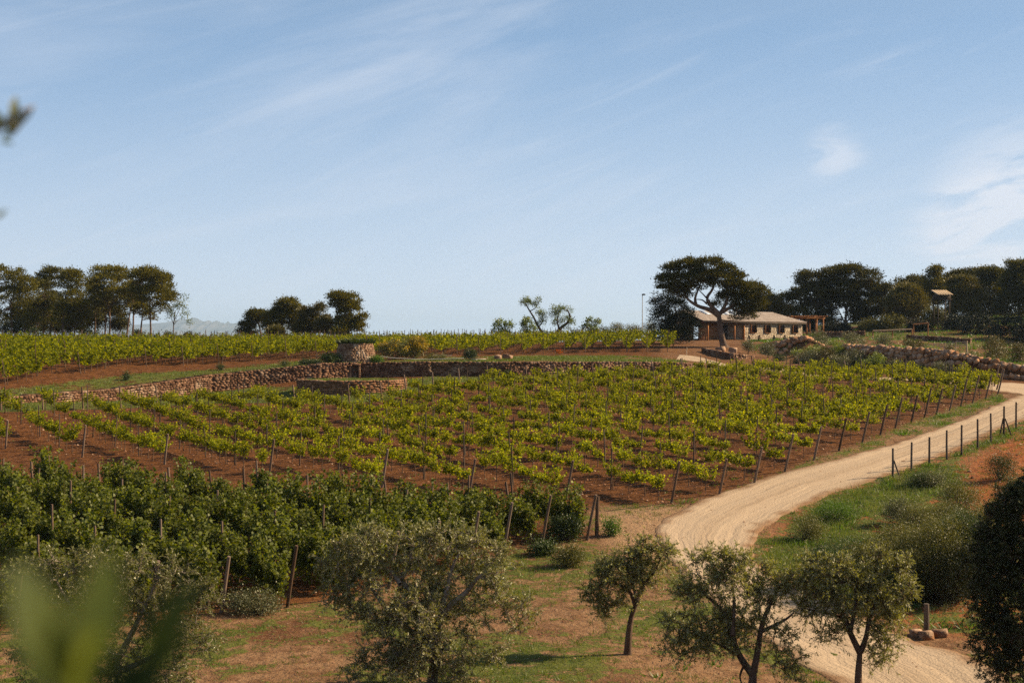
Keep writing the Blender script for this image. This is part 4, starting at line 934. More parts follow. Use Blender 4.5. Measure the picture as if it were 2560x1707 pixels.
tree('pine_tree', 'short pine with slanting trunk below the domed pine', 212, [(352, 850), (353, 815), (358, 780)], [(352, 778, 20, 16), (372, 795, 16, 12)], 'pine_needle', **{**PK, 'n': 60})
tree('pine_tree', 'thin see-through tree at the right end of the left pine grove', 208, [(433, 850), (434, 812), (438, 780)], [(460, 750, 12, 12), (448, 770, 18, 14), (462, 790, 12, 10), (428, 792, 12, 12), (475, 806, 9, 6), (420, 775, 12, 10)], 'green_leaf', limbs=[[(434, 812), (448, 798), (468, 800)], [(434, 810), (428, 795), (422, 780)], [(436, 800), (450, 770), (460, 748)]], style='leafy', n=75, per=14, ln=.2, wd=.13, cr=.5, r_tr=.1, cat='tree', barkm='bark_pine')
for k, (a, b, w, h, D) in enumerate([(85, 835, 16, 16, 216), (225, 838, 26, 12, 216), (345, 838, 10, 10, 214), (470, 842, 8, 8, 212), (418, 842, 10, 8, 212)]):
    tree('undergrowth_shrub', ['low dark shrub between the first two pines of the left grove', 'spreading shrub at the feet of the middle pines of the left grove', 'small shrub under the domed pine', 'tiny shrub on the skyline right of the thin tree', 'small dark shrub at the foot of the thin tree'][k], D, [(a, 850), (a, b + 3)], [(a, b, w, h)], 'shrub_leaf', style='leafy', n=24, per=30, ln=.2, wd=.13, cr=.5, r_tr=.06, cat='shrub', group='shrubs under the left pines')
for k, (a, b, w, h) in enumerate([(40, 815, 40, 30), (110, 812, 44, 32), (175, 815, 40, 28), (245, 800, 26, 34), (300, 806, 24, 26)]):
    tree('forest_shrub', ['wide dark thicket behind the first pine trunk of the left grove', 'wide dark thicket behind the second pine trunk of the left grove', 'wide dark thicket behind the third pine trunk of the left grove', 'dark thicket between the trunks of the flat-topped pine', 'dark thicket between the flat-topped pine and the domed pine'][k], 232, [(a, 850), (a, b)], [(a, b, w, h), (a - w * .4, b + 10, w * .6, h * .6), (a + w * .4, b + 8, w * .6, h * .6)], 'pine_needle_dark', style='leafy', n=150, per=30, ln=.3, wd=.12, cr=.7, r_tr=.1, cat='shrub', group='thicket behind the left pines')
# dark wood behind the grove, so that the sky does not show everywhere between the trunks
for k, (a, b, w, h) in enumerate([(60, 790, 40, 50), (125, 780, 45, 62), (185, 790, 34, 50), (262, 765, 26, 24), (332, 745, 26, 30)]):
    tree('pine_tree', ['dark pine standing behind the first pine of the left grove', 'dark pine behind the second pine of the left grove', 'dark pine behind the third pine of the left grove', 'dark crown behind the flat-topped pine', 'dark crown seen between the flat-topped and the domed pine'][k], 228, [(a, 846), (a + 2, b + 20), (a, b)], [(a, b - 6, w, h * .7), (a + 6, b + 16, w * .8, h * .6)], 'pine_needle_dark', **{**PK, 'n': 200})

GM = 'trees in the middle of the skyline'
tree('pine_tree', 'dark rounded pine with a low arm, left end of the middle tree clump', 214, [(655, 850), (650, 825), (645, 800)], [(636, 795, 20, 14), (650, 800, 22, 18), (618, 818, 16, 9), (604, 834, 11, 6), (625, 838, 12, 7)], 'pine_needle_dark', limbs=[[(652, 830), (635, 822), (612, 826)], [(648, 815), (640, 800)]], **{**PK, 'n': 230, 'group': GM})
tree('pine_tree', 'tallest pine of the middle tree clump, with a humped crown', 212, [(705, 850), (706, 815), (712, 780)], [(722, 763, 26, 12), (705, 785, 24, 18), (735, 785, 24, 20), (680, 800, 24, 18), (715, 810, 34, 26), (745, 820, 22, 22), (670, 825, 18, 16)], 'pine_needle', **{**PK, 'n': 400, 'group': GM})
tree('pine_tree', 'olive-green shaggy pine right of the tallest one in the middle clump', 209, [(775, 850), (772, 825), (768, 800)], [(762, 785, 18, 14), (775, 805, 26, 22), (793, 780, 16, 10), (800, 772, 9, 7), (760, 828, 24, 20), (795, 826, 20, 16), (815, 800, 9, 7)], 'oak_leaf', **{**PK, 'n': 300, 'group': GM})
tree('pine_tree', 'low yellowish bush-like pine at the right foot of the middle clump', 206, [(815, 850), (815, 838)], [(812, 818, 16, 18), (825, 832, 14, 12)], 'oak_leaf', **{**PK, 'n': 80, 'group': GM, 'cat': 'pine tree'})
tree('pine_tree', 'low grey-brown pine bush in front of the middle clump', 205, [(692, 850), (692, 840)], [(692, 835, 20, 14)], 'oak_leaf', **{**PK, 'n': 60, 'group': GM})
tree('pine_tree', 'lone two-tiered pine standing directly behind the round stone hut', 204, [(862, 850), (866, 820), (864, 780)], [(845, 745, 22, 9), (878, 752, 20, 12), (848, 762, 22, 14), (872, 772, 24, 14), (862, 785, 16, 10), (858, 812, 24, 18), (855, 835, 22, 12), (885, 815, 16, 20), (902, 798, 9, 10), (898, 825, 12, 14)], 'pine_needle', limbs=[[(864, 800), (850, 775), (846, 755)], [(865, 795), (880, 770)], [(866, 815), (890, 805), (905, 795)]], **{**PK, 'n': 400, 'group': GM})

GC = 'small trees on the skyline right of the hut'
LK = dict(style='leafy', per=26, ln=.2, wd=.15, cr=.42, barkm='bark', cat='tree', group=GC)
tree('fig_tree', 'small leafy tree with two clumps, leftmost of the skyline trees right of the hut', 198, [(1258, 850), (1258, 830)], [(1250, 806, 12, 8), (1245, 822, 16, 12), (1274, 820, 15, 14), (1236, 832, 9, 9), (1262, 834, 18, 10)], 'green_leaf', n=64, r_tr=.07, **LK)
tree('fig_tree', 'small round-leaved tree just left of the forked bare tree', 198, [(1317, 850), (1318, 832)], [(1316, 805, 13, 10), (1310, 820, 10, 12), (1330, 820, 12, 10), (1322, 834, 12, 5)], 'green_leaf', n=50, r_tr=.06, **LK)
tree('almond_tree', 'forked old tree with a long bare left limb and two sparse crowns on the skyline', 200, [(1384, 853), (1384, 846)], [(1315, 752, 12, 8), (1323, 760, 12, 8), (1345, 752, 10, 7), (1308, 757, 7, 5), (1340, 765, 8, 6), (1352, 785, 14, 9), (1358, 803, 13, 13), (1348, 812, 10, 6), (1396, 775, 20, 10), (1388, 786, 14, 12), (1420, 778, 12, 10), (1395, 808, 16, 12), (1415, 800, 14, 9), (1428, 808, 10, 8), (1416, 822, 12, 6), (1400, 840, 18, 4)], 'green_leaf',
     limbs=[[(1380, 848, 0, .24), (1358, 833), (1345, 815), (1334, 793), (1323, 775), (1313, 758)], [(1346, 818, 0, .1), (1358, 800), (1352, 785)], [(1325, 778, 0, .08), (1340, 768), (1348, 752)], [(1386, 848, 0, .30), (1392, 832), (1404, 818), (1420, 805), (1425, 790), (1418, 775)], [(1398, 822, 0, .16), (1393, 802), (1398, 780)], [(1420, 806, 0, .08), (1434, 795), (1438, 790)]], n=290, r_tr=.3, **{**LK, 'per': 17, 'ln': .17, 'wd': .1})
tree('fig_tree', 'small leafy tree with lobed crown right of the forked tree', 200, [(1480, 852), (1480, 835)], [(1475, 803, 10, 7), (1492, 810, 11, 12), (1470, 818, 15, 8), (1482, 832, 15, 10)], 'green_leaf', n=60, r_tr=.07, **LK)
for k, (a, b, w, h, m) in enumerate([(1444, 838, 14, 13, 'olive_bush_leaf'), (1515, 832, 20, 20, 'shrub_leaf'), (1545, 822, 22, 18, 'olive_bush_leaf'), (1585, 826, 26, 18, 'olive_bush_leaf'), (1626, 823, 24, 24, 'olive_bush_leaf'), (1560, 842, 16, 10, 'oak_leaf'), (1350, 846, 20, 8, 'olive_bush_leaf')]):
    tree('olive_bush', ['low grey-green bush in the gap right of the forked tree', 'dark green bush right of the small leafy tree', 'pale olive bush left of the white lamp post', 'wide grey olive bush just behind the white lamp post', 'round pale olive bush between the lamp post and the dark cypress', 'brownish low bush behind the end of the upper vines', 'grey low bush behind the foot of the forked tree'][k], 203 + k, [(a, 853), (a, b + 5)], [(a - w * .3, b, w * .75, h * .9), (a + w * .35, b + 3, w * .7, h * .8), (a, b + 6, w, h * .7)], m, style='leafy', n=55, per=34, ln=.17, wd=.06, cr=.45, r_tr=.06, cat='bush', group='bushes on the skyline near the lamp post')

# the umbrella pine in front of the house
tree('umbrella_pine', 'huge spreading umbrella pine with thick curved limbs in front of the house', 165, [(1812, 872), (1806, 850), (1800, 815), (1797, 782)],
     [(1680, 680, 24, 18), (1720, 668, 36, 18), (1770, 668, 36, 18), (1815, 680, 26, 16), (1670, 705, 24, 18), (1700, 710, 34, 26), (1650, 704, 9, 8), (1750, 700, 46, 22), (1800, 706, 40, 26), (1840, 700, 20, 18), (1680, 730, 24, 14), (1710, 738, 20, 14), (1850, 730, 36, 24), (1885, 728, 26, 20), (1905, 735, 18, 12), (1860, 758, 34, 24), (1895, 765, 22, 20), (1820, 745, 24, 16), (1868, 790, 22, 18), (1850, 775, 20, 16), (1795, 765, 18, 8), (1838, 795, 10, 8), (1695, 728, 24, 16), (1735, 722, 24, 12), (1660, 728, 16, 12), (1830, 725, 26, 20), (1880, 750, 30, 22)], 'pine_needle_dark',
     limbs=[[(1797, 790, 0, .32), (1775, 775), (1745, 765), (1720, 748), (1708, 725)], [(1740, 763, 0, .2), (1738, 745), (1745, 725), (1755, 700)], [(1797, 785, 0, .3), (1778, 765), (1768, 745), (1782, 722), (1790, 695)], [(1800, 785, 0, .26), (1812, 765), (1818, 745), (1818, 710)], [(1802, 782, 0, .24), (1830, 765), (1850, 745), (1880, 735)], [(1772, 752, 0, .12), (1760, 738), (1740, 718)], [(1768, 760, 0, .12), (1755, 750), (1735, 748)]],
     n=960, per=46, ln=.25, wd=.10, cr=.5, r_tr=.48, cat='pine tree', seed=91, sub=1.4)
tree('cypress_tree', 'almost black bushy cypress left of the umbrella pine', 172, [(1680, 868), (1680, 830)], [(1635, 745, 5, 12), (1640, 775, 14, 26), (1660, 765, 24, 26), (1690, 780, 30, 30), (1655, 810, 32, 34), (1700, 820, 44, 34), (1680, 845, 44, 24), (1730, 830, 28, 28), (1720, 795, 20, 22)], 'cypress_leaf', n=380, per=46, ln=.24, wd=.08, cr=.6, r_tr=.2, cat='cypress')
GR = 'pines and oaks on the wooded slope at right'
RK = dict(n=400, per=46, ln=.32, wd=.14, cr=.72, shell=.5, group=GR)
tree('pine_tree', 'light olive-coloured pine crown rising behind the house roof', 222, [(1925, 835), (1925, 790)], [(1925, 765, 24, 22), (1905, 780, 16, 14), (1945, 785, 20, 16)], 'oak_leaf', **{**RK, 'n': 200})
tree('pine_tree', 'dark pine crown behind the right end of the house', 226, [(1965, 838), (1965, 790)], [(1965, 755, 26, 18), (1960, 785, 34, 24), (1990, 745, 18, 20)], 'pine_needle_dark', **{**RK, 'n': 150})
tree('pine_tree', 'great dark domed pine right of the house, its trunk pale and forked', 223, [(2116, 836), (2114, 800), (2118, 765)], [(2010, 695, 16, 14), (2030, 705, 36, 20), (2085, 690, 34, 16), (2120, 685, 38, 18), (2165, 695, 30, 18), (2040, 740, 44, 30), (2100, 730, 60, 34), (2170, 735, 46, 32), (2210, 740, 26, 26), (2030, 775, 34, 22), (2180, 775, 46, 26), (2065, 790, 18, 16), (1994, 702, 4, 12), (2140, 790, 24, 16), (2050, 806, 34, 14), (2155, 806, 30, 16), (2100, 760, 50, 24), (2200, 795, 34, 24), (1995, 790, 26, 22)], 'pine_needle_dark', **{**RK, 'n': 1400, 'r_tr': .3, 'limbs': [[(2115, 812), (2106, 795), (2095, 770)], [(2116, 805), (2135, 785), (2150, 760)], [(2117, 780), (2100, 740)], [(2118, 780), (2160, 740)]]})
tree('oak_tree', 'rounded brownish-green oak right of the great domed pine', 218, [(2265, 838), (2265, 800)], [(2270, 740, 34, 26), (2245, 765, 30, 28), (2290, 770, 28, 30), (2265, 795, 40, 24)], 'oak_leaf', **{**RK, 'n': 500, 'cat': 'oak tree'})
tree('pine_tree', 'dark pine behind the rounded oak, its top just above it', 236, [(2290, 828), (2290, 780)], [(2290, 708, 24, 12), (2265, 722, 22, 14), (2310, 725, 24, 18), (2245, 710, 8, 10), (2290, 750, 40, 30)], 'pine_needle_dark', **RK)
tree('pine_tree', 'pointed pine rising highest left of the lookout cabin', 232, [(2340, 826), (2340, 770)], [(2338, 682, 14, 12), (2336, 700, 20, 14), (2340, 722, 26, 18), (2320, 745, 26, 26)], 'pine_needle', **{**RK, 'n': 190})
tree('oak_tree', 'brown-tinged oak right of the lookout cabin', 224, [(2410, 826), (2410, 780)], [(2410, 712, 34, 16), (2395, 740, 22, 24), (2430, 745, 40, 30), (2410, 780, 40, 30)], 'oak_leaf', **{**RK, 'n': 520, 'cat': 'oak tree'})
tree('pine_tree', 'tall dark pine, second from the right edge of the wood', 232, [(2480, 820), (2480, 760)], [(2452, 690, 14, 12), (2475, 690, 28, 18), (2500, 700, 26, 22), (2478, 730, 46, 34), (2470, 780, 46, 36)], 'pine_needle_dark', **{**RK, 'n': 600})
tree('pine_tree', 'tallest dark pine at the right edge of the wood', 224, [(2548, 820), (2548, 750)], [(2522, 668, 10, 12), (2545, 675, 24, 16), (2570, 672, 26, 18), (2545, 710, 40, 32), (2575, 740, 46, 44), (2530, 770, 40, 44)], 'pine_needle_dark', **{**RK, 'n': 700})
tree('pine_tree', 'dark pine between the brown-tinged oak and the wood behind it', 244, [(2380, 815), (2380, 760)], [(2372, 702, 16, 10), (2400, 695, 30, 14), (2430, 690, 24, 14), (2380, 745, 44, 40)], 'pine_needle_dark', **RK)
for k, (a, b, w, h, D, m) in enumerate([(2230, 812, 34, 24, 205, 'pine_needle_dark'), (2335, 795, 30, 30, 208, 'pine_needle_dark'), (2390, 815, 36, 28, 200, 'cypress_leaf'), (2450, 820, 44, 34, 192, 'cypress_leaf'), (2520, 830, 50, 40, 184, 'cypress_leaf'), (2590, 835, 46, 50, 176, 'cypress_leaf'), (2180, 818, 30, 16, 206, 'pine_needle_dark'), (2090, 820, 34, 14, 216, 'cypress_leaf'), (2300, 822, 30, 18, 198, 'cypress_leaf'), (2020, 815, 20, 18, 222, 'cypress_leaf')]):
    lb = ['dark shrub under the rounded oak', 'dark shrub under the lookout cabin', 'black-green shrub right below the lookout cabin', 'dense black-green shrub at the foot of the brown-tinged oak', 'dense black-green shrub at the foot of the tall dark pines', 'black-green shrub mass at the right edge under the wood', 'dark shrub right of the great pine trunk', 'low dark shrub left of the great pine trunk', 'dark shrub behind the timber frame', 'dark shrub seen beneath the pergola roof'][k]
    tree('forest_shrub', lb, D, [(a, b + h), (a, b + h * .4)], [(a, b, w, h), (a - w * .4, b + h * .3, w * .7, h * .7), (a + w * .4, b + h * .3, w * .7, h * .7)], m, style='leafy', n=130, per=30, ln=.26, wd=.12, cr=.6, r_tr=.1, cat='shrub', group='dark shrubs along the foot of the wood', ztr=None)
tree('pine_tree', 'unseen dark pine added just past the right edge to shade the wood', 214, [(2660, 830), (2660, 760)], [(2640, 700, 50, 50), (2690, 720, 60, 60), (2650, 780, 60, 50)], 'pine_needle_dark', **{**RK, 'n': 500})  # out-of-view pine, added to throw shade onto the wooded slope
tree('pine_tree', 'unseen nearer dark pine added past the right edge to shade the slope', 186, [(2740, 860), (2740, 760)], [(2720, 700, 60, 60), (2770, 720, 60, 70), (2730, 800, 70, 50)], 'pine_needle_dark', **{**RK, 'n': 500})  # another out-of-view pine added for its shadow, nearer the camera
# olives and shrubs on the terraces
TB = [(2236, 918, 24, 15, 132.3, 'grey-green bush hiding part of the big boulders, left half'), (2352, 922, 26, 14, 128, 'low olive-green bush before the tapering end of the boulders'), (2298, 926, 22, 12, 129.5, 'small dark shrub at the foot of the middle boulders'), (2405, 930, 22, 10, 126.6, 'low bush at the foot of the right boulders by the track'), (2020, 893, 32, 18, 140, 'grey-green olive bush between the two boulder walls'), (2064, 890, 34, 24, 139.5, 'tall dark olive bush left of the boulder bank'), (2096, 880, 28, 20, 140.5, 'bright green shrub on top of the left end of the boulder bank'), (2040, 880, 30, 14, 146, 'low dark green shrub behind the bushes between the boulder walls'), (2070, 908, 26, 14, 143, 'dark green low shrub at the left end of the boulder bank'), (2104, 908, 34, 20, 137, 'grey low olive bush where the boulder bank begins'), (2165, 915, 22, 14, 134.5, 'green shrub leaning on the left part of the boulder bank'), (2046, 848, 27, 22, 168, 'grey-green young olive right below the pergola'), (2130, 850, 34, 20, 166, 'grey olive bush left of the timber frame'), (2210, 855, 28, 22, 160, 'pale olive bush beneath the timber frame beam'), (2282, 862, 30, 18, 158, 'dark-stemmed low olive right of the timber frame'),
      (2137, 897, 30, 24, 137.5, 'grey-green olive bush in front of the left end of the big boulders'), (2195, 904, 25, 22, 134, 'fresh green shrub at the left part of the boulder bank'), (2295, 905, 33, 18, 133.5, 'round olive tree growing from the middle of the boulder bank'), (2424, 899, 36, 18, 138, 'low round green-brown bush above the tapering boulder wall'), (2380, 882, 20, 16, 145, 'small dark olive below the rail fence'),
      (2492, 880, 38, 42, 140, 'big dark rounded olive near the right edge above the wall'), (2550, 892, 28, 36, 136, 'dark olive cut by the right edge above the wall'), (1870, 867, 18, 14, 158, 'small grey olive right of the umbrella pine rocks'), (1920, 878, 22, 18, 153, 'small silvery olive in front of the house terrace wall'), (1948, 898, 18, 9, 149, 'dark low shrub at the foot of the house terrace wall'), (2055, 884, 26, 16, 150, 'low grey olive at the right end of the house terrace wall'),
      (1994, 884, 22, 9, 156, 'grey-green shrub hugging the house terrace wall'), (2085, 866, 20, 14, 160, 'bright green shrub between the terrace wall and the timber frame'), (2250, 876, 26, 12, 148, 'bright green low shrub above the big boulders'), (2000, 905, 26, 8, 146, 'low dark shrub in front of the house terrace wall'), (2330, 878, 26, 9, 152, 'yellow-green low shrub below the rail fence')]
for k, (a, b, w, h, D, lb) in enumerate(TB):
    m = 'green_leaf' if 'green shrub' in lb or 'bright' in lb or 'yellow' in lb else ('shrub_leaf' if 'dark' in lb else 'olive_bush_leaf')
    if 'olive' in lb and 'dark' in lb: m = 'oak_leaf'
    tree('olive_bush' if 'olive' in lb else 'shrub', lb, D, [(a, b + h), (a + 1, b + h * .5), (a, b)], [(a - w * .35, b, w * .6, h * .8), (a + w * .35, b + h * .1, w * .6, h * .75), (a, b - h * .3, w * .55, h * .6), (a, b + h * .3, w * .85, h * .55)], m, style='leafy', n=int(30 + w * h / 14), per=30, ln=.15, wd=.05, cr=.36, r_tr=.07, barkm='bark', cat='olive bush' if 'olive' in lb else 'shrub', group='bushes on the terraces below the house')
# plants by the hut and the long wall
def bush(name, label, px, yb, D, w, h, m, n=60, per=30, ln=.12, wd=.06, cat='bush', flowers=None, group=None, fl_side=0, fl_n=1.0, twiggy=True, cr=.3):
    s = D / FPX; x = (px - 1280) * s; z = hz(x, D); o = thing(name, (x, D, z), label, cat, group); r = np.random.default_rng(int(px * 3 + yb)); rx, rz = w / 2 * s, h * s
    lob = [(0, 0, rz * .45, rx * .9, rx * .7, rz * .5)] + [(r.uniform(-.55, .55) * rx, r.uniform(-.3, .3) * rx, rz * r.uniform(.45, .72), rx * .45, rx * .45, rz * .34) for _ in range(4)]
    g = G(); f = G(); C, d = clumps_in(lob, n, r, .4, -.95)
    P = np.repeat(C, per, 0) + r.normal(size=(n * per, 3)) * cr * .5; leaves(f, P, np.repeat(d, per, 0) * .4 + r.normal(size=P.shape) * .7 + [0, 0, .4], ln, wd, r=r, fold=.2)
    for c in C[::3]: branch_to(g, (r.normal() * .06, r.normal() * .06, -.05), c, .018, .006, r, sides=3, n=4)
    g.build('stems', 'bark', o); f.build('leaves', m, o)
    if flowers:
        g = G(); C2 = C[(C[:, 2] > rz * .45) & (C[:, 0] * fl_side > -rx * .25)]; C2 = C2[r.uniform(size=len(C2)) < fl_n]; P = np.repeat(C2, 34, 0) + r.normal(size=(len(C2) * 34, 3)) * cr * .55 + [0, -.05, .12]; leaves(g, P, r.normal(size=P.shape), .11, .10, r=r); g.build('flowers', flowers, o, kind='stuff')
    return o
bush('broom_bush', 'large round broom bush with yellow blossom right of the stone hut', 985, 893, 138, 95, 46, 'scrub_leaf', 170, 34, .14, .05, flowers='yellow_flower', fl_side=0, fl_n=.16)
bush('broom_bush', 'broom bush thick with golden blossom, right one of the pair by the hut', 1035, 890, 139, 84, 50, 'scrub_leaf', 170, 34, .14, .05, flowers='yellow_flower', fl_side=1, fl_n=.6)
bush('low_shrub', 'small dark round shrub where the pale hose ends, above the long wall', 1176, 899, 135, 34, 26, 'shrub_leaf', 60)
bush('ground_cover', 'dark green creeping plant at the left foot of the stone hut', 828, 908, 131.4, 62, 22, 'shrub_leaf', 90, group='plants round the stone hut')
bush('ground_cover', 'dark trailing plant on the grass left of the stone hut', 775, 911, 130, 60, 9, 'shrub_leaf', 60, group='plants round the stone hut')
bush('ground_cover', 'small green creeping plant at the right foot of the stone hut', 945, 903, 132, 44, 12, 'weed_leaf', 50, group='plants round the stone hut')
bush('ground_cover', 'brown-green low plants in front of the yellow broom, under the hose', 1090, 901, 135, 60, 12, 'scrub_leaf', 50, group='plants round the stone hut')
bush('small_shrub', 'small dark bush on the grass bank above the left wall', 316, 947, 118.5, 17, 17, 'shrub_leaf', 26, 26, .1)
bush('small_shrub', 'tiny dark thorny bush above the wall midway to the hut', 552, 930, 128, 14, 14, 'shrub_leaf', 20, 24, .1)
bush('small_shrub', 'low green tuft above the wall left of the hut', 712, 918, 130, 18, 11, 'shrub_leaf', 20, 24, .1)
bush('small_shrub', 'small dark shrub growing out of the face of the long wall', 1267, 935, 130.4, 12, 14, 'shrub_leaf', 16, 20, .09)
bush('poppy_patch', 'orange poppies at the edge of the upper field above the long wall', 1393, 883, 151, 12, 6, 'weed_leaf', 5, 20, .08, flowers='orange_flower')
bush('weedy_shrub', 'leafy dark-green weed shrub at the right end of the near vine rows', 1410, 1352, 59.2, 90, 54, 'shrub_leaf', 120, 40, .09, .05)
bush('weedy_shrub', 'round yellow-green weed bush on bare soil right of the big olive', 1418, 1420, 54.6, 84, 52, 'scrub_leaf', 110, 40, .07, .03, flowers=None)
bush('weedy_shrub', 'dark low leafy plant below the end of the near vine rows', 1352, 1385, 56.8, 70, 24, 'shrub_leaf', 80, 36, .08, .05)
bush('weedy_shrub', 'small leafy weed right of the stout corner post', 1528, 1338, 60, 44, 36, 'weed_leaf', 60, 30, .07, .04)
bush('weedy_shrub', 'pale-leaved low plant under the near vines at the left', 640, 1530, 47.6, 150, 46, 'olive_bush_leaf', 150, 34, .07, .03)
bush('agave_plant', 'small dark spiky plant at the foot of the dark tree at right', 2428, 1566, 44.6, 34, 46, 'shrub_leaf', 14, 10, .22, .03)
# ------------------------------------------------------------------ house
HD = 190.0; hs_ = HD / FPX; A_ = R(44)
hx0, hy0 = pp(1861, 0, HD)[:2]; hz0 = EYE - (851.5 - 853.5) / FPX * HD
house = thing('house', (hx0, hy0, hz0), 'low stone house with tiled roof and four shuttered windows behind the umbrella pine', 'house', None, A_)
FL = (2008 - 1861) * hs_ / math.cos(A_) * 1.22; WH = 2.42; DEP = 6.5
g = G(); ww, wh, wz = 1.02, 1.0, 1.08
cent = [FL * q for q in (.135, .375, .615, .855)]; edges = [0.0]
for c in cent: edges += [c - ww / 2, c + ww / 2]
edges.append(FL)
for i in range(0, len(edges), 2):
    a, b = edges[i], edges[i + 1]; box(g, ((a + b) / 2, .18, WH / 2), (b - a, .36, WH))
for c in cent:
    box(g, (c, .18, wz / 2), (ww, .36, wz)); box(g, (c, .18, (wz + wh + WH) / 2), (ww, .36, WH - wz - wh))
box(g, (.18, DEP / 2 + .18, WH / 2), (.36, DEP - .36, WH)); box(g, (FL - .18, DEP / 2 + .18, WH / 2), (.36, DEP - .36, WH)); box(g, (FL / 2, DEP, WH / 2), (FL - .72, .3, WH))
g.build('wall', 'house_wall', house)
g = G(); r = np.random.default_rng(61)      # facing stones, proud of the wall
z = 0.02
while z < WH - .1:
    h = r.uniform(.13, .2); x = r.uniform(0, .1)
    while x < FL - .1:
        l = min(r.uniform(.18, .42), FL - x)
        if not any(abs(x + l / 2 - c) < ww / 2 + l / 2 and wz - h < z < wz + wh for c in cent): stone_box(g, np.array([x + l / 2, -.0, z + h / 2]), (l * .93, .07, h * .9), (1, 0), r)
        x += l
    z += h
g.build('facing_stones', 'house_stone', house, kind='stuff')
for k, c in enumerate(cent):
    w = G(); t = .07
    for sx_ in (-1, 1): box(w, (sx_ * (ww / 2 - t / 2), .1, wh / 2), (t, .1, wh))
    box(w, (0, .1, t / 2), (ww - 2 * t, .1, t)); box(w, (0, .1, wh - t / 2), (ww - 2 * t, .1, t)); box(w, (-.12, .1, wh / 2), (.06, .08, wh - 2 * t))
    f = w.build('window', 'timber', house, loc=(c, 0, wz))
    w = G(); box(w, (0, .13, wh / 2), (ww - 2 * t, .012, wh - 2 * t)); w.build('pane', 'glass', f)
    w = G(); box(w, (0, -.06, -.04), (ww + .16, .22, .08)); w.build('sill', 'timber', f)
    w = G()
    box(w, (ww / 2 - .02, -.16, wh / 2), (.045, .42, wh)); 
    for q in range(4): box(w, (ww / 2 - .05, -.16, .14 + q * .24), (.02, .36, .04))
    w.build('shutter', 'timber_dark', f)  # right leaf in darker timber than the left: its shade is in the colour
    w = G(); box(w, (-ww / 2 - .04, -.12, wh / 2), (.045, .32, wh)); w.build('shutter', 'timber', f)
# left wing with porch, under the same long roof
LX = -(1861 - 1752) * hs_ / math.cos(A_) * 1.02
g = G(); box(g, (LX / 2 - .1, 2.4, WH / 2), (abs(LX) * .52, .3, WH)); box(g, (LX + .9, 1.2, WH / 2), (1.6, .3, WH)); box(g, (LX + 1.7, 1.8, WH / 2), (.3, 1.0, WH)); box(g, (LX + .1, DEP / 2 + 1.2, WH / 2), (.3, DEP - 2, WH))
g.build('wing_wall', 'house_brown', house)
g = G(); box(g, (-1.3, 2.22, 1.02), (.95, .06, 2.04)); d = g.build('door', 'timber_dark', house)
g = G(); box(g, (-.95, 2.16, 1.0), (.04, .06, .14)); g.build('handle', 'sky_tint_metal', d)
for x in (-.25, -2.3, LX * .62, LX + .3):
    g = G(); box(g, (x, -.1, WH / 2), (.17, .17, WH), taper=.95); g.build('porch_post', 'timber', house)
g = G(); box(g, (LX / 2, -.1, WH + .09), (abs(LX) + .3, .2, .2)); g.build('porch_beam', 'timber', house)
# roof: two slopes, ridge low; hip at the right end
x0, x1, ov, rz_ = LX - .9, FL + .45, .42, 1.42; zE = WH + .10; ym = DEP * .52
def roof_pt(x, v):      # v 0 at the eave .. 1 at the ridge
    hip = np.clip((x1 - x) / 3.2, 0, 1); vv = min(v, hip) if v > hip else v
    return np.array([x, -ov + (ym + ov) * vv, zE + rz_ * vv])
g = G()
E0, E1 = (x0, -ov, zE), (x1, -ov, zE); Rg0, Rg1 = (x0, ym, zE + rz_), (x1 - 3.2, ym, zE + rz_); B0, B1_ = (x0, DEP + ov, zE), (x1, DEP + ov, zE)
V = np.array([E0, E1, Rg1, Rg0, B0, B1_]); V2 = V - [0, 0, .12]
g.add(np.vstack([V, V2]), [[0, 1, 2, 3], [3, 2, 5, 4], [6, 9, 8, 7], [9, 10, 11, 8], [0, 6, 7, 1], [0, 3, 9, 6], [3, 4, 10, 9], [4, 5, 11, 10]])
g.add(np.vstack([V, V2]), [[1, 5, 2], [7, 8, 11]]); g.add(np.vstack([V, V2]), [[1, 7, 11, 5]])
roof = g.build('roof', 'roof_board', house)
g = G(); sp = .26; nrow = 11; r = np.random.default_rng(62)
for v in range(nrow):
    v0, v1 = v / nrow, (v + 1.12) / nrow
    for x in np.arange(x0, x1 - .05, sp):
        if v0 > np.clip((x1 - x) / 3.2, 0, 1): continue
        a, b = np.array([x + sp / 2, -ov + (ym + ov) * v0 - .03, zE + rz_ * v0 + .05]), np.array([x + sp / 2, -ov + (ym + ov) * v1, zE + rz_ * v1 + .02])
        a[2] += r.uniform(0, .02); wv = sp * .44
        g.add([[a[0] - wv, a[1], a[2] - .03], [a[0], a[1], a[2] + .05], [a[0] + wv, a[1], a[2] - .03], [b[0] - wv * .8, b[1], b[2] - .02], [b[0], b[1], b[2] + .04], [b[0] + wv * .8, b[1], b[2] - .02]], [[0, 1, 4, 3], [1, 2, 5, 4]])
g.build('roof_tiles', 'roof_tile', roof, kind='stuff')
sl = math.atan2(rz_, ym + ov)
for cxp, wdt in ((-5.3, 1.1), (-2.6, 1.5), (-.75, 1.5), (1.1, 1.5)):
    g = G(); c = roof_pt(cxp, .74); box(g, (c[0], c[1], c[2] + .13), (wdt, 1.3, .05), rx=sl); g.build('solar_panel', 'sky_tint_metal', house)
g = G(); box(g, ((x0 + x1) / 2, -ov - .03, zE - .12), (x1 - x0, .05, .2)); g.build('fascia', 'timber_dark', house)
for x in np.arange(x0 + .3, x1, .62):
    g = G(); box(g, (x, -ov / 2 + .1, zE - .13), (.1, ov + .1, .1)); g.build('rafter', 'timber', house)
def wpt(px, D): return ((px - 1280) / FPX * D, D)
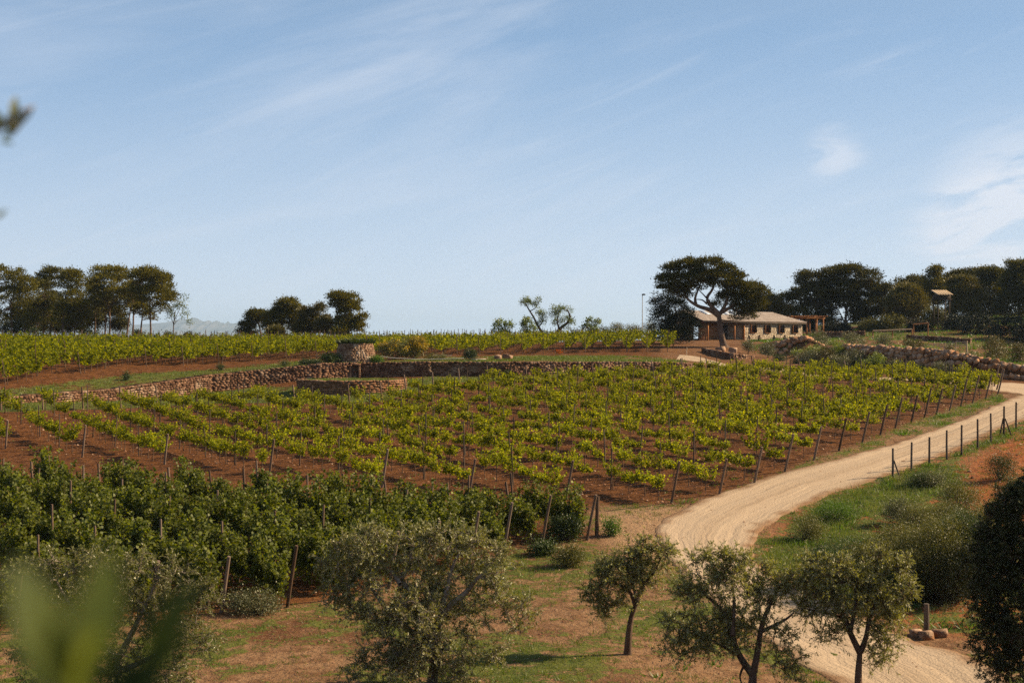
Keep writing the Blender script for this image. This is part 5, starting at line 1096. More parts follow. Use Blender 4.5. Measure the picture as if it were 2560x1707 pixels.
def wz_(y, D): return EYE - (y - 853.5) / FPX * D
# pergola right of the house
D = 203; x0p, x1p = wpt(1975, D)[0], wpt(2066, D)[0]; zb_ = hz((x0p + x1p) / 2, D); top = wz_(797, D)
pg_ = thing('pergola', (x0p, D, zb_), 'brown timber pergola with thick reed roof attached right of the house', 'pergola', None, R(8)); w_ = x1p - x0p
for x in (w_ * .48, w_ * .74, w_ * .95):
    for y in (0, 2.6):
        g = G(); box(g, (x, y, (top - zb_) / 2), (.2, .2, top - zb_), taper=.8); g.build('post', 'timber', pg_)
for y in (0, 2.6):
    g = G(); box(g, (w_ * .5, y, top - zb_ + .11), (w_, .14, .22)); g.build('beam', 'timber', pg_)
g = G(); r = np.random.default_rng(8)
for x in np.arange(-.1, w_ + .2, .11): box(g, (x, 1.3, top - zb_ + .34 + r.uniform(-.04, .05)), (.1, 3.9 + r.uniform(-.3, .3), .16), rx=r.uniform(-.02, .02))
g.build('reed_roof', 'timber', pg_)
# picnic tables on the terrace
def picnic(px, D, label, rz):
    x, _ = wpt(px, D); z = hz(x, D); t = thing('picnic_table', (x, D, z), label, 'picnic table', 'picnic tables on the house terrace', rz)
    g = G()
    for k in range(4): box(g, (0, -.3 + k * .2, .76), (1.8, .18, .04))
    g.build('table_top', 'timber_dark', t)
    for s in (-1, 1):
        g = G(); box(g, (0, s * .72, .45), (1.8, .26, .045)); g.build('bench', 'timber_dark', t)
        g = G()
        for q in (-1, 1): box(g, (s * .68, q * .38, .37), (.09, .1, .82), rx=q * .45)
        g.build('leg', 'timber_dark', t); g = G(); box(g, (s * .68 + .05, 0, .42), (.05, 1.6, .09)); g.build('crossbar', 'timber_dark', t)
picnic(1885, 182, 'dark wooden picnic table under the first window, close to the pine', .1); picnic(1948, 182, 'dark wooden picnic table farther right, below the middle windows', .05)
# lookout cabin on stilts in the wood
D = 203; x, _ = wpt(2354, D); zt_ = wz_(729, D); zb_ = hz(x, D); cb = thing('lookout_cabin', (x, D, zb_), 'small dark wooden lookout cabin with pale flat roof high among the trees', 'cabin', None, R(6)); hgt = zt_ - zb_
g = G(); box(g, (0, 0, hgt - .75), (2.0, 1.8, .75)); g.build('cabin_wall', 'timber_dark', cb)
for k in range(6): 
    g = G(); box(g, (-.96 + k * .385, -.1, hgt - .12), (.36, 2.6, .07), rx=R(16)); g.build('roof_plank', 'timber_pale', cb)
for sx_ in (-1, 1):
    for sy in (-1, 1):
        g = G(); box(g, (sx_ * .85, sy * .75, (hgt - 1.1) / 2 - .1), (.13, .13, hgt - 1.0)); g.build('leg', 'timber_dark', cb)
g = G(); box(g, (0, 0, hgt - 1.15), (2.3, 2.1, .08)); g.build('platform', 'timber_dark', cb)
# timber frame right of the bushes, upper bar, low wall, rail fence
D = 178; xa_, xb_ = wpt(2182, D)[0], wpt(2280, D)[0]; zb_ = hz(xb_, D); fr = thing('timber_frame', (xb_, D, zb_), 'tall open frame of pale timber, one long beam on posts, above the olive bushes', 'frame')
zt1, zt0 = wz_(823, D) - zb_, wz_(827, D) - zb_
g = G(); tube(g, [(xa_ - xb_, 0, zt0), (0, 0, zt1)], .09, 6); g.build('beam', 'timber_pale', fr)
for q in (0, .5, 1): g = G(); tube(g, [((xa_ - xb_) * q, 0, -.2), ((xa_ - xb_) * q, 0, zt1 + (zt0 - zt1) * q)], .08, 6); g.build('post', 'timber', fr)
D = 186; xa_, xb_ = wpt(2282, D)[0], wpt(2322, D)[0]; zb_ = hz(xa_, D); fr = thing('timber_frame', (xa_, D, zb_), 'short orange timber bar on two posts behind the tall pale frame', 'frame')
g = G(); tube(g, [(0, 0, wz_(811, D) - zb_), (xb_ - xa_, 0, wz_(807.5, D) - zb_)], .09, 6); g.build('beam', 'timber', fr)
for q in (0.05, .95): g = G(); tube(g, [((xb_ - xa_) * q, 0, -.3), ((xb_ - xa_) * q, 0, wz_(809, D) - zb_)], .07, 6); g.build('post', 'timber', fr)
D = 192; P = np.array([wpt(2058, D), wpt(2110, D), wpt(2160, D)]); zb = [hz(*p) for p in P]; line_wall(P, zb, [wz_(830, D), wz_(829.5, D), wz_(828, D)], .4, 'low dark stone wall with pale coping left of the timber frame, under the great pine', ends=True)
D = 168; P = np.array([wpt(2290, 172), wpt(2360, 170), wpt(2415, 168), wpt(2450, 167)]); zb = [hz(*p) for p in P]; line_wall(P + [0, 4], [hz(*p) for p in P + [0, 4]], [wz_(838, 176), wz_(842, 174), wz_(846, 172), wz_(848, 171)], .5, 'dark rubble wall on the slope behind the rail fence', ends=True)
x, _ = wpt(2310, 165); x2, _ = wpt(2418, 158); zA, zB = wz_(863, 165), wz_(854, 158); rf = thing('rail_fence', (x, 165, zA - 1.0), 'pale three-rail wooden fence climbing to a post on the right terrace', 'fence')
for k in range(3): g = G(); tube(g, [(0, 0, 1.0 - k * .2), (x2 - x, -7, zB - zA + 1.0 - k * .2)], .055, 6); g.build('rail', 'timber_pale', rf)
for q in (0, .25, .5, .75, 1):
    X_, Y_ = (x2 - x) * q, -7 * q; g = G(); tube(g, [(X_, Y_ + .08, hz(x + X_, 165 + Y_) - (zA - 1) - .3), (X_, Y_ + .08, (zB - zA) * q + 1.12)], .085 if q == 1 else .06, 6); g.build('post', 'timber_pale', rf)
# dark pergola over the end of the upper vines
D = 162; xs0 = wpt(1556, D)[0]; zb_ = hz(wpt(1640, D)[0], D); pv = thing('vine_pergola', (xs0, D, zb_), 'dark vine pergola of brown posts and black beams ending the upper field', 'pergola')
lenx = wpt(1692, D)[0] - xs0; zt_ = wz_(846, D) - zb_
for px, ln_ in ((1584, -.12), (1636, .18), (1686, .16)):
    g = G(); X_ = wpt(px, D)[0] - xs0; tube(g, [(X_ - ln_ * 1.2, 0, -.2), (X_, 0, zt_)], .09, 7); g.build('post', 'timber', pv)
for q in range(5): g = G(); tube(g, [(0, q * .7, zt_ + .02 * q + (.10 if q % 2 else 0)), (lenx, q * .7, zt_ + .02 * q - .04)], .05, 5); g.build('beam', 'timber_dark', pv)
for q in range(12): g = G(); tube(g, [(lenx * (q + .3) / 12, -.3, zt_ + .08), (lenx * (q + .3) / 12, 3.2, zt_ + .12)], .035, 5); g.build('crossbar', 'timber_dark', pv)
single_post(1716, 868, 889, .05, .05, 'small pale wooden stake on the bare track end right of the upper vines', 'timber_pale')
# lamp post
D = 200; x, _ = wpt(1606, D); zb_ = hz(x, D); h = wz_(737, D) - zb_; lp = thing('lamp_post', (x, D, zb_), 'thin white lamp post on the skyline left of the dark cypress', 'lamp post')
g = G(); tube(g, [(0, 0, -.2), (0, 0, h)], [.075, .05], 10); g.build('pole', 'white_pole', lp); g = G(); tube(g, [(-.08, 0, h), (.1, 0, h + .05), (.42, 0, h + .03)], [.09, .12, .09], 8); g.build('lamp_head', 'timber_dark', lp)
# pale hose lying through the plants by the hut
def hose(name, pts, rad, label, mat='pale_hose'):
    P = [np.array([*wpt(px, D), wz_(y, D)]) for px, y, D in pts]; o = P[0].copy(); g = G(); tube(g, curve_pts([p - o for p in P], 24), rad, 6); tag(g.build(name, mat, loc=o, smooth=True), label, 'hose')
hose('irrigation_hose', [(952, 890, 133), (975, 894, 133), (1020, 896.5, 133.2), (1060, 898, 133.5), (1110, 897, 133.6), (1160, 895, 133.8)], .035, 'long pale hose sagging between the hut and the small round shrub')
hose('irrigation_hose', [(1085, 887.5, 139), (1105, 888.5, 139), (1130, 888.5, 139)], .03, 'short pale hose piece behind the broom bushes')
g = G(); D = 134.6; x, _ = wpt(1185, D); z = hz(x, D); box(g, (.45, .1, .10), (1.3, .35, .05), rz=.25); box(g, (.1, .0, .05), (.4, .3, .08), rz=.1); tag(g.build('plank_slab', 'pale_hose', loc=(x, D, z + .05)), 'pale flat board lying right of the small round shrub above the long wall', 'board')
for px, top_, bot in ((2436, 0, 0),):
    pass

# ------------------------------------------------------------------ olive trees in front
OK_ = dict(style='olive', barkm='bark_pale', cat='olive tree', ln=.085, wd=.026, per=17, cr=.3)
tree('olive_tree', 'large silvery olive tree at bottom centre with gnarled pale limbs', 37.5, [(1078, 1735), (1082, 1690), (1088, 1620), (1080, 1570)],
     [(850, 1400, 62, 50), (930, 1360, 70, 48), (1020, 1370, 75, 55), (1110, 1365, 75, 55), (1200, 1375, 62, 50), (1255, 1420, 48, 50), (840, 1470, 52, 45), (930, 1450, 80, 60), (1040, 1460, 90, 65), (1150, 1460, 80, 60), (1235, 1490, 55, 45), (880, 1530, 50, 40), (980, 1550, 80, 50), (1090, 1540, 80, 55), (1185, 1550, 55, 50), (960, 1620, 62, 50), (1060, 1640, 70, 60), (1160, 1620, 40, 50), (900, 1680, 45, 50), (1000, 1690, 60, 45), (1060, 1600, 70, 50, -.7), (1000, 1640, 70, 50, -.6), (1100, 1680, 60, 45, -.6), (1150, 1690, 50, 40), (1040, 1520, 80, 50, -.8), (1300, 1540, 50, 34), (1330, 1500, 34, 22), (1290, 1600, 44, 30), (1240, 1640, 40, 30)], 'olive_leaf',
     limbs=[[(1085, 1620, 0, .12), (1030, 1580), (985, 1540), (950, 1500), (925, 1460)], [(1080, 1580, -.5, .12), (1040, 1500), (1005, 1450), (1025, 1410), (1028, 1375)], [(1005, 1450, -.6, .06), (975, 1425), (950, 1420)], [(1082, 1590, .3, .11), (1120, 1520), (1165, 1480), (1200, 1440), (1245, 1430)], [(1085, 1600, .8, .10), (1110, 1500), (1130, 1420), (1150, 1380)], [(1086, 1640, -.4, .08), (1020, 1640), (960, 1650)], [(1200, 1440, 0, .05), (1235, 1460), (1262, 1500)]], n=760, r_tr=.17, seed=5, shell=.15, **OK_)
tree('olive_tree', 'small neat olive tree on a single trunk, left of the road', 41, [(1568, 1634), (1572, 1590), (1578, 1545), (1590, 1510)],
     [(1520, 1410, 36, 28), (1560, 1385, 32, 26), (1600, 1375, 34, 30), (1640, 1390, 34, 26), (1668, 1385, 22, 22), (1515, 1455, 34, 30), (1560, 1440, 42, 34), (1610, 1430, 44, 32), (1650, 1420, 28, 22), (1490, 1500, 30, 26), (1530, 1510, 30, 24), (1580, 1480, 34, 26), (1480, 1475, 22, 18), (1510, 1535, 22, 18), (1625, 1455, 22, 16)], 'olive_leaf',
     limbs=[[(1588, 1515, 0, .06), (1575, 1480), (1545, 1460), (1520, 1455), (1495, 1430)], [(1590, 1510, 0, .07), (1598, 1480), (1615, 1455), (1635, 1430), (1650, 1400)], [(1592, 1500, -.3, .05), (1580, 1450), (1585, 1400)]], n=200, r_tr=.12, seed=7, shell=.15, **{**OK_, 'barkm': 'bark'})
tree('olive_tree', 'olive tree with dark twisted limbs before the road bend, low boughs hanging left', 37, [(1880, 1745), (1882, 1700), (1886, 1660)],
     [(1740, 1400, 40, 24), (1790, 1400, 40, 28), (1840, 1395, 36, 26), (1770, 1440, 46, 30), (1830, 1440, 46, 34), (1700, 1450, 34, 28), (1720, 1490, 40, 26), (1780, 1490, 42, 26), (1880, 1430, 34, 30), (1920, 1440, 34, 30), (1955, 1470, 30, 30), (1900, 1490, 40, 30), (1690, 1570, 46, 28), (1740, 1560, 44, 28), (1680, 1610, 34, 30), (1740, 1610, 48, 28), (1800, 1570, 44, 34), (1850, 1560, 44, 34), (1700, 1650, 28, 26), (1790, 1620, 36, 22), (1850, 1610, 30, 26), (1920, 1540, 34, 32), (1960, 1600, 34, 36), (1990, 1650, 28, 30), (1940, 1660, 36, 26), (1970, 1700, 30, 20)], 'olive_leaf',
     limbs=[[(1884, 1690, 0, .10), (1850, 1640), (1830, 1590), (1815, 1540), (1780, 1500), (1748, 1478)], [(1884, 1680, 0, .10), (1895, 1620), (1905, 1560), (1930, 1500), (1950, 1465)], [(1900, 1580, 0, .06), (1960, 1550), (1985, 1530)], [(1826, 1580, -.4, .06), (1835, 1500), (1830, 1450)], [(1850, 1640, 0, .05), (1780, 1600), (1720, 1580)], [(1860, 1650, -.2, .04), (1850, 1690), (1860, 1720)]], n=350, r_tr=.15, seed=8, shell=.15, **{**OK_, 'barkm': 'bark'})
tree('olive_tree', 'round-headed olive tree on a forked grey trunk, rightmost of the front olives', 37, [(2148, 1750), (2146, 1690), (2150, 1625)],
     [(1985, 1440, 34, 26), (2020, 1415, 38, 26), (2075, 1420, 40, 28), (2125, 1430, 44, 30), (2180, 1440, 40, 28), (2235, 1430, 24, 26), (1975, 1480, 34, 34), (2040, 1470, 52, 36), (2110, 1480, 56, 38), (2180, 1490, 50, 38), (2245, 1490, 36, 32), (2020, 1530, 40, 32), (2090, 1540, 50, 36), (2160, 1550, 50, 36), (2225, 1550, 40, 30), (2080, 1590, 40, 26), (2200, 1600, 44, 30), (2185, 1650, 28, 24), (2215, 1640, 24, 18), (2275, 1470, 18, 24), (2200, 1400, 22, 20), (2270, 1420, 14, 22)], 'olive_leaf',
     limbs=[[(2149, 1630, 0, .09), (2125, 1580), (2110, 1540), (2080, 1500), (2030, 1480)], [(2151, 1630, 0, .08), (2165, 1590), (2175, 1540), (2200, 1490), (2235, 1460)], [(2120, 1570, -.3, .06), (2140, 1500), (2130, 1440)], [(2112, 1545, .2, .05), (2060, 1530), (2010, 1520)]], n=340, r_tr=.13, seed=9, shell=.15, **{**OK_, 'barkm': 'bark'})
tree('olive_tree', 'broad yellowish-green olive tree at bottom left behind the blurred leaves', 37.5, [(290, 1760), (292, 1700), (295, 1640)],
     [(60, 1440, 70, 50), (160, 1420, 70, 50), (260, 1420, 80, 50), (360, 1430, 75, 50), (450, 1450, 60, 50), (510, 1500, 44, 50), (80, 1530, 80, 60), (200, 1520, 90, 60), (320, 1520, 90, 60), (430, 1540, 70, 60), (120, 1620, 90, 60), (260, 1620, 90, 60), (390, 1620, 80, 60), (490, 1600, 50, 50), (150, 1700, 90, 50), (300, 1710, 90, 50), (430, 1700, 70, 50)], 'olive_leaf_yellow',
     limbs=[[(294, 1650, 0, .1), (240, 1590), (180, 1520), (140, 1450)], [(294, 1650, 0, .1), (330, 1580), (370, 1500), (390, 1450)], [(293, 1680, 0, .09), (380, 1640), (450, 1580)], [(292, 1690, 0, .09), (200, 1650), (120, 1600)]], n=520, r_tr=.18, seed=10, shell=.15, **OK_)
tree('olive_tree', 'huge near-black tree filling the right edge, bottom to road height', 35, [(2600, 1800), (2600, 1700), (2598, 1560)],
     [(2540, 1260, 48, 50), (2510, 1320, 50, 50), (2480, 1370, 45, 45), (2600, 1250, 60, 60), (2540, 1380, 70, 60), (2460, 1440, 48, 50), (2550, 1460, 80, 70), (2640, 1360, 80, 90), (2470, 1510, 48, 45), (2560, 1560, 80, 70), (2490, 1590, 50, 50), (2470, 1640, 34, 30), (2570, 1660, 80, 60), (2510, 1690, 44, 34), (2660, 1480, 90, 90), (2680, 1600, 90, 90), (2590, 1200, 30, 30), (2470, 1300, 24, 26), (2430, 1400, 20, 26)], 'olive_leaf_shaded',
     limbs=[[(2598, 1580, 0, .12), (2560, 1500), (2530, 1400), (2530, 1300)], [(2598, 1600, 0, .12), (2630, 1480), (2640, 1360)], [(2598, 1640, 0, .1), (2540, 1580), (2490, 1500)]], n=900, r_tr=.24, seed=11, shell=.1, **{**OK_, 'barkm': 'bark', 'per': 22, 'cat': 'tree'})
# shrubs on the bank
def bk(lb, px, yb, w, h, m, n, ln=.06, wd=.022, per=60, cr=.34, nm='bank_shrub', fl=None):
    (x, D), = gp_many([(px, yb)]); return bush(nm, lb, px, yb, D, w, h, m, n, per, ln, wd, cat='shrub', cr=cr, flowers=fl, group='shrubs on the bank below the road fence')
bk('large yellow-green shrub on the bank, left of the black tree', 2330, 1500, 230, 200, 'scrub_leaf', 420)
bk('dense olive-green shrub standing behind the rightmost front olive', 2200, 1490, 190, 150, 'scrub_leaf', 330)
bk('dark green shrub on the bank next to the road bend', 2080, 1470, 170, 110, 'shrub_leaf', 260)
bk('tall shrub against the black tree at right', 2420, 1480, 150, 210, 'shrub_leaf', 330)
bk('grey-leaved low shrub high on the bank', 2260, 1310, 130, 60, 'olive_bush_leaf', 120)
bk('yellow-green broomy shrub under the orange soil patch', 2400, 1275, 120, 70, 'scrub_leaf', 130)
bk('yellow-flecked shrub in the middle of the bank', 2320, 1350, 150, 80, 'scrub_leaf', 160)
bk('low green shrub beside the leftmost braced fence post', 2290, 1215, 70, 28, 'shrub_leaf', 60)
bk('dark shrub at the right edge below the orange soil', 2540, 1290, 130, 110, 'shrub_leaf', 200)
bk('round olive-green bush at the foot of the orange soil, beside the black tree', 2440, 1390, 170, 130, 'scrub_leaf', 240)
bk('low mixed shrub in the centre of the bank', 2250, 1400, 190, 90, 'scrub_leaf', 220)
bk('dark low shrub right behind the rightmost front olive', 2130, 1430, 160, 80, 'shrub_leaf', 180)
bk('yellow-green shrub between the bank centre and the orange soil', 2380, 1340, 140, 80, 'scrub_leaf', 150)
bk('grey-green shrub at the top of the bank under the third fence post', 2330, 1215, 100, 30, 'olive_bush_leaf', 70)
bk('dark shrub at the right edge below the seventh fence post', 2500, 1200, 90, 60, 'shrub_leaf', 110)
bk('low green shrub near the road bend, uphill of the bushy weed', 2090, 1300, 130, 40, 'weed_leaf', 110)
bk('black-green hollow of dense shrub above the short post, against the black tree', 2365, 1505, 230, 150, 'olive_leaf_shaded', 460)  # dark leaf colour stands in for the shade of the hollow
bk('dark shrub between the short post and the front olive', 2270, 1505, 130, 100, 'shrub_leaf', 200)
bk('bushy weed by the road edge where the bank begins', 2010, 1350, 110, 50, 'scrub_leaf', 110)

# ------------------------------------------------------------------ grass, weeds and pebbles
def scatter(n, P, seed, keep=None):
    r = np.random.default_rng(seed); P = np.asarray(P); lo, hi = P.min(0), P.max(0); q = r.uniform(lo, hi, (n, 2)); q = q[poly_in(q[:, 0], q[:, 1], P)]
    px = 1280 + FPX * q[:, 0] / q[:, 1]; q = q[(px > -80) & (px < 2640) & (q[:, 1] > 26)]
    if keep is not None: q = q[keep(q[:, 0], q[:, 1], r)]
    return q
ROADP = np.vstack([RDL, RDR[::-1]]); Z['road'] = ROADP
def not_road(x, y): return ~poly_in(x, y, ROADP)
def blades(g, q, k, h, w, seed, spread=.12, mat=0, out_=.5):
    r = np.random.default_rng(seed); n = len(q)
    if n == 0: return
    z = H(q[:, 0], q[:, 1]); sc_ = r.uniform(.6, 1.4, n)
    P = np.repeat(np.stack([q[:, 0], q[:, 1], z - .01], 1), k, 0); o = r.normal(size=(n * k, 2)) * spread; P[:, :2] += o
    D = np.stack([o[:, 0] / spread * out_ * .5 + r.normal(size=n * k) * .35, o[:, 1] / spread * out_ * .5 + r.normal(size=n * k) * .35, np.ones(n * k)], 1)
    D = unit(D); l = (h * np.repeat(sc_, k) * r.uniform(.6, 1.2, n * k))[:, None]; S = unit(np.cross(D, r.normal(size=D.shape))) * w * .5
    v = np.stack([P - S, P + S, P + D * l + S * .15 + [0, 0, 0], P + D * l - S * .15], 1).reshape(-1, 3); g.add(v, np.arange(4 * n * k).reshape(-1, 4), mat)
g = G()
front_keep = lambda x, y, r: not_road(x, y) & (np.clip(.40 + .30 * wob(x + 31, y, 4.5) + .2 * wob(x, y, 1.5), 0, 1) > .32 + .22 * r.uniform(size=x.shape))
blades(g, scatter(34000, Z['front'], 71, front_keep), 9, .13, .022, 1, .10)
blades(g, scatter(4200, Z['front'], 72, lambda x, y, r: not_road(x, y) & (wob(x, y, 2.2) > .1)), 5, .09, .018, 2, .08)
blades(g, scatter(15000, Z['bank'], 73, lambda x, y, r: not_road(x, y) & (wob(x + 31, y, 4.5) > -.25 + .3 * r.uniform(size=x.shape)) & ~poly_in(x, y, Z['orange'])), 12, .24, .026, 3, .16)
blades(g, scatter(9000, Z['belt'], 74), 7, .14, .05, 4, .16)
blades(g, scatter(7000, Z['upleft'], 75, lambda x, y, r: wob(x + 31, y, 4.5) > -.3), 6, .17, .05, 5, .16)
blades(g, scatter(5000, Z['upright'], 76, lambda x, y, r: wob(x + 31, y, 4.5) > -.4), 6, .17, .05, 6, .16)
blades(g, scatter(4500, Z['verge'], 77, lambda x, y, r: wob(x, y, 1.5) > -.2), 9, .18, .035, 7, .16)
th = rng.uniform(0, 6.28, 900); q = np.sqrt(rng.uniform(0, 1, 900)) * (RING_R - .2); blades(g, np.stack([cx + q * np.cos(th), cy + q * np.sin(th)], 1), 7, .12, .05, 8, .14)
tag(g.build('grass', 'grass_blade', kind='stuff'), 'patchy green grass and tufts on the dirt, verges and terraces', 'grass')
g = G(); r = np.random.default_rng(80)
for Zk, n, k, h, w, sp, thr, sd_ in (('front', 2600, 16, .12, .05, .14, .28, 81), ('bank', 2600, 22, .26, .04, .22, .0, 82), ('verge', 1800, 20, .24, .05, .2, .05, 83), ('belt', 600, 12, .16, .07, .2, .3, 84), ('main', 2600, 8, .10, .05, .14, .35, 85), ('terr', 5200, 12, .3, .10, .35, -.4, 86)):
    blades(g, scatter(n, Z[Zk], sd_, lambda x, y, r_: not_road(x, y) & (wob(x + 7, y + 3, 2.0) > thr)), k, h, w, sd_, sp, 0, 1.3)
blades(g, scatter(1500, Z['bank'], 87, lambda x, y, r_: not_road(x, y) & (wob(x + 3, y, 3.0) > .2)), 14, .30, .022, 88, .2, 1)
blades(g, scatter(900, Z['verge'], 89, lambda x, y, r_: (wob(x + 3, y, 3.0) > .2)), 12, .28, .025, 90, .2, 1)
q = scatter(1600, Z['bank'], 91, lambda x, y, r_: not_road(x, y) & (wob(x + 13, y, 2.0) > .25)); zq = H(q[:, 0], q[:, 1]); leaves(g, np.stack([q[:, 0], q[:, 1], zq + r.uniform(.15, .3, len(q))], 1), r.normal(size=(len(q), 3)), .05, .045, 2, r)
q = scatter(500, Z['front'], 92, lambda x, y, r_: not_road(x, y) & (wob(x + 13, y, 2.0) > .5)); zq = H(q[:, 0], q[:, 1]); leaves(g, np.stack([q[:, 0], q[:, 1], zq + r.uniform(.08, .14, len(q))], 1), r.normal(size=(len(q), 3)), .035, .03, 2, r)
tag(g.build('weeds', ['weed_leaf', 'pale_weed', 'yellow_flower'], kind='stuff'), 'low leafy weeds and pale seeding herbs along the road and bank', 'weeds')
g = G(); RK_ = [rock_mesh(300 + k).data() for k in range(4)]; r = np.random.default_rng(93)
octa = np.array([[1, 0, 0], [0, 1, 0], [-1, 0, 0], [0, -1, 0], [0, 0, .8], [0, 0, -.6]], float); of = np.array([[0, 1, 4], [1, 2, 4], [2, 3, 4], [3, 0, 4]])
for Zk, n, s0, s1 in (('front', 5200, .015, .06), ('main', 9000, .03, .09), ('near', 1500, .03, .08), ('orange', 500, .03, .12), ('road', 1600, .012, .035)):
    q = scatter(n, Z[Zk], 94 + n); z = H(q[:, 0], q[:, 1]); s = r.uniform(s0, s1, len(q)) ** 1.0; M = octa[None] * s[:, None, None] * r.uniform(.6, 1.3, (len(q), 6, 3)); a = r.uniform(0, 6.28, len(q)); ca, sa = np.cos(a)[:, None], np.sin(a)[:, None]
    v = np.stack([M[..., 0] * ca - M[..., 1] * sa + q[:, :1], M[..., 0] * sa + M[..., 1] * ca + q[:, 1:2], M[..., 2] + z[:, None] + (.05 if Zk == 'road' else .01)], -1)
    g.add(v.reshape(-1, 3), (np.arange(len(q))[:, None, None] * 6 + of[None]).reshape(-1, 3), 0)
tag(g.build('clods_and_pebbles', 'clod', kind='stuff'), 'loose clods and small stones strewn over the soil', 'pebbles')

# ------------------------------------------------------------------ out-of-focus olive shoots close to the camera
def olive_leaf_mesh(name='leaf'):
    g = G(); n = 8; t = np.linspace(0, 1, n + 1); w = .5 * np.sin(np.pi * t ** .8) ** .8; zc_ = -.12 * t * t
    V = []
    for a, b, c in zip(t, w, zc_): V += [[a, -b * .26, c + b * .05], [a, 0, c], [a, b * .26, c + b * .05]]
    k = np.arange(n)[:, None] * 3; g.add(V, np.concatenate([k + np.array([[0, 3, 4, 1]]), k + np.array([[1, 4, 5, 2]])])); return g.mesh(name, ['front_leaf'], smooth=True)
LFM = olive_leaf_mesh()
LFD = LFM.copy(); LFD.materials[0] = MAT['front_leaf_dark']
def put_leaf(parent, p, d, nrm, ln, wd=1.0, me=None):
    o = mobj('leaf', me or LFM, parent, p); X = Vector(d).normalized(); Zv = Vector(nrm); Y = Zv.cross(X).normalized(); Zv = X.cross(Y).normalized()
    from mathutils import Matrix
    m = Matrix((X, Y, Zv)).transposed(); o.rotation_euler = m.to_euler(); o.scale = (ln, ln * wd, ln); return o
D = .74
def f3(px, py, D): return np.array([(px - 1280) / FPX * D, D, EYE - (py - 853.5) / FPX * D])
base = np.array([f3(230, 2100, D)[0], D + .06, hz(f3(230, 2100, D)[0], D + .06)])
sh = thing('olive_shoot', base, 'strongly blurred olive shoot with broad leaves at the bottom left corner', 'olive shoot')
g = G(); tip = f3(205, 1690, D) - base; P = curve_pts([(0, 0, -.05), (.02, .01, tip[2] * .5), tip * [1, 1, 1]], 16); tube(g, P, np.linspace(.007, .002, len(P)), 8)
P2 = curve_pts([f3(250, 1900, D) - base, f3(330, 1760, D + .02) - base, f3(380, 1680, D + .02) - base], 8); tube(g, P2, np.linspace(.003, .0015, len(P2)), 6)
P3 = curve_pts([f3(240, 1950, D) - base, f3(140, 1800, D) - base, f3(110, 1720, D) - base], 8); tube(g, P3, np.linspace(.003, .0015, len(P3)), 6); g.build('stem', 'bark_pale', sh, smooth=True)
for (a, b, nr, wd) in (((150, 1740), (55, 1400), (.55, -.75, .35), 1.55), ((190, 1720), (285, 1390), (.6, -.7, .3), 1.5), ((370, 1700), (470, 1440), (-.6, -.75, -.2), 1.5), ((200, 1730), (130, 1560), (.2, -.9, .3), 1.7), ((230, 1800), (420, 1640), (-.3, -.9, -.1), 1.5), ((230, 1850), (330, 1650), (-.2, -.9, .1), 1.5), ((170, 1760), (240, 1580), (-.1, -.9, .2), 1.6)):
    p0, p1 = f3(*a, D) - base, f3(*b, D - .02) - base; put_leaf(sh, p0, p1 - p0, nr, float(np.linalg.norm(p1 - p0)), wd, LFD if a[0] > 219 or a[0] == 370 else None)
# the olive tree beside the camera, one twig of which reaches into the frame at left
bx, by = -2.3, 2.2; bz = hz(bx, by); nt_ = thing('olive_tree', (bx, by, bz), 'blurred olive twig with a few leaves reaching in at the upper left edge', 'olive tree')
B = np.array([bx, by, bz]); g = G(); tube(g, curve_pts([(0, 0, -.1), (.05, 0, .7), (-.05, .05, 1.4)], 8), np.linspace(.11, .07, 8)[:len(curve_pts([(0, 0, -.1), (.05, 0, .7), (-.05, .05, 1.4)], 8))], 10); g.build('trunk', 'bark_pale', nt_, smooth=True)
g = G(); D = 2.2; tw = [np.array([-.05, .05, 1.4]), np.array([.5, .05, 1.75]), f3(-60, 360, D) - B, f3(28, 338, D) - B, f3(34, 300, D) - B]; P = curve_pts(tw, 20); tube(g, P, .022 * (1 - np.linspace(0, 1, len(P))) ** 2.2 + .0013, 7)
tube(g, curve_pts([f3(-60, 480, D) - B, f3(-10, 545, D) - B], 5), .003, 5)
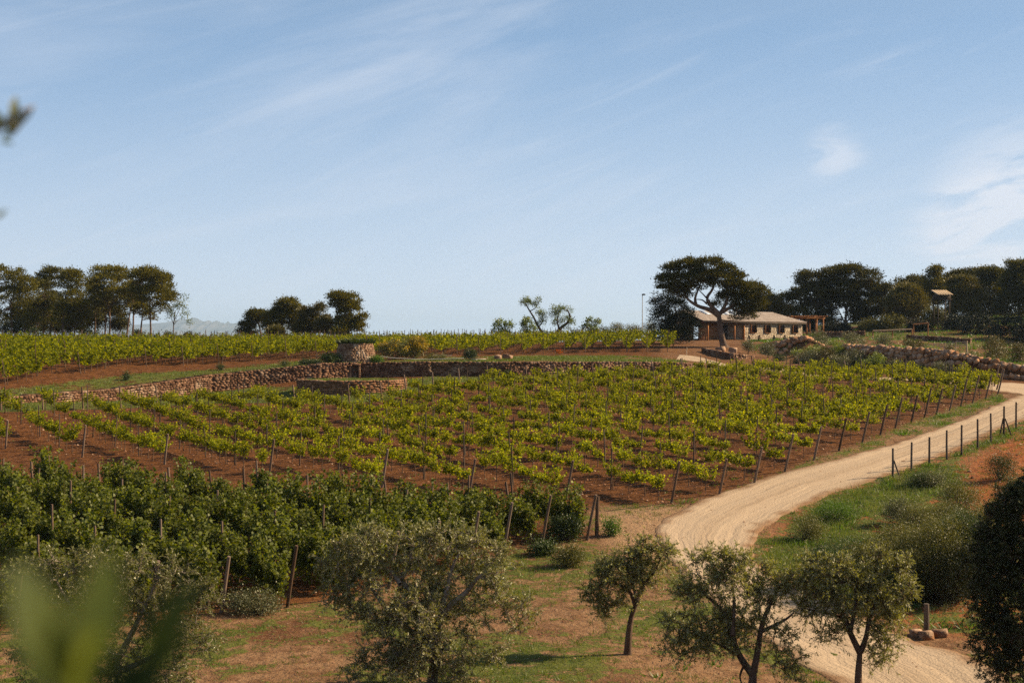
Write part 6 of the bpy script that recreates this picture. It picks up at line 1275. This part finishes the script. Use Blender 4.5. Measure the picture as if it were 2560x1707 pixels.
for e in ((-.5, .2, 2.3), (-.9, .1, 1.9), (-.3, -.3, 2.4), (-.1, .5, 2.5)): tube(g, curve_pts([(-.05, .05, 1.35), np.array(e) * .6 + [0, 0, .6], e], 6), [.05, .045, .035, .03, .02, .015][:len(curve_pts([(-.05, .05, 1.35), np.array(e) * .6 + [0, 0, .6], e], 6))], 7)
g.build('branches', 'bark_pale', nt_, smooth=True)
for (a, b, nr, ln_) in (((18, 335), (78, 272), (-.5, -.8, .2), 1.2), ((30, 300), (42, 238), (.6, -.6, .4), 1.4), ((8, 330), (-10, 270), (.3, -.8, .4), 1.2), ((6, 345), (48, 318), (.0, -.9, .4), 1.5), ((0, 350), (36, 362), (-.2, -.8, -.3), 1.2), ((-30, 320), (10, 290), (.3, -.8, .4), 1.2), ((-12, 548), (18, 520), (.2, -.9, .3), 1.1), ((-30, 360), (-80, 320), (.3, -.8, .4), 1.2), ((26, 330), (20, 280), (.2, -.9, .3), 1.3), ((-40, 380), (-10, 400), (.2, -.9, .3), 1.1)):
    p0, p1 = f3(*a, D) - B, f3(*b, D + .01) - B; put_leaf(nt_, p0, p1 - p0, nr, float(np.linalg.norm(p1 - p0)), ln_)
g = G(); r = np.random.default_rng(99)
for e in ((-.5, .2, 2.3), (-.9, .1, 1.9), (-.3, -.3, 2.4), (-.1, .5, 2.5)):
    Pn = np.array(e) + r.normal(size=(260, 3)) * [.25, .22, .22]; Pn = Pn[Pn[:, 0] < .35]; leaves(g, Pn, r.normal(size=Pn.shape), .06, .016, r=r)
g.build('leaves', 'olive_leaf', nt_)

# ------------------------------------------------------------------ the air
m, t = new_mat('haze_air'); o = N(t, 'ShaderNodeOutputMaterial'); pv_ = N(t, 'ShaderNodeVolumePrincipled'); pv_.inputs['Color'].default_value = (.52, .72, 1.0, 1); pv_.inputs['Density'].default_value = .00007; pv_.inputs['Anisotropy'].default_value = .2
L(t, pv_.outputs[0], o.inputs['Volume'])
zlo = float(GZ.min()) - 40; zhi = EYE + 260
g = G(); box(g, (0, 500, (zlo + zhi) / 2), (38000, 38000, zhi - zlo)); hzb = g.build('haze', 'haze_air', kind='stuff'); hzb['label'] = 'thin blue haze that pales the distant mountains'
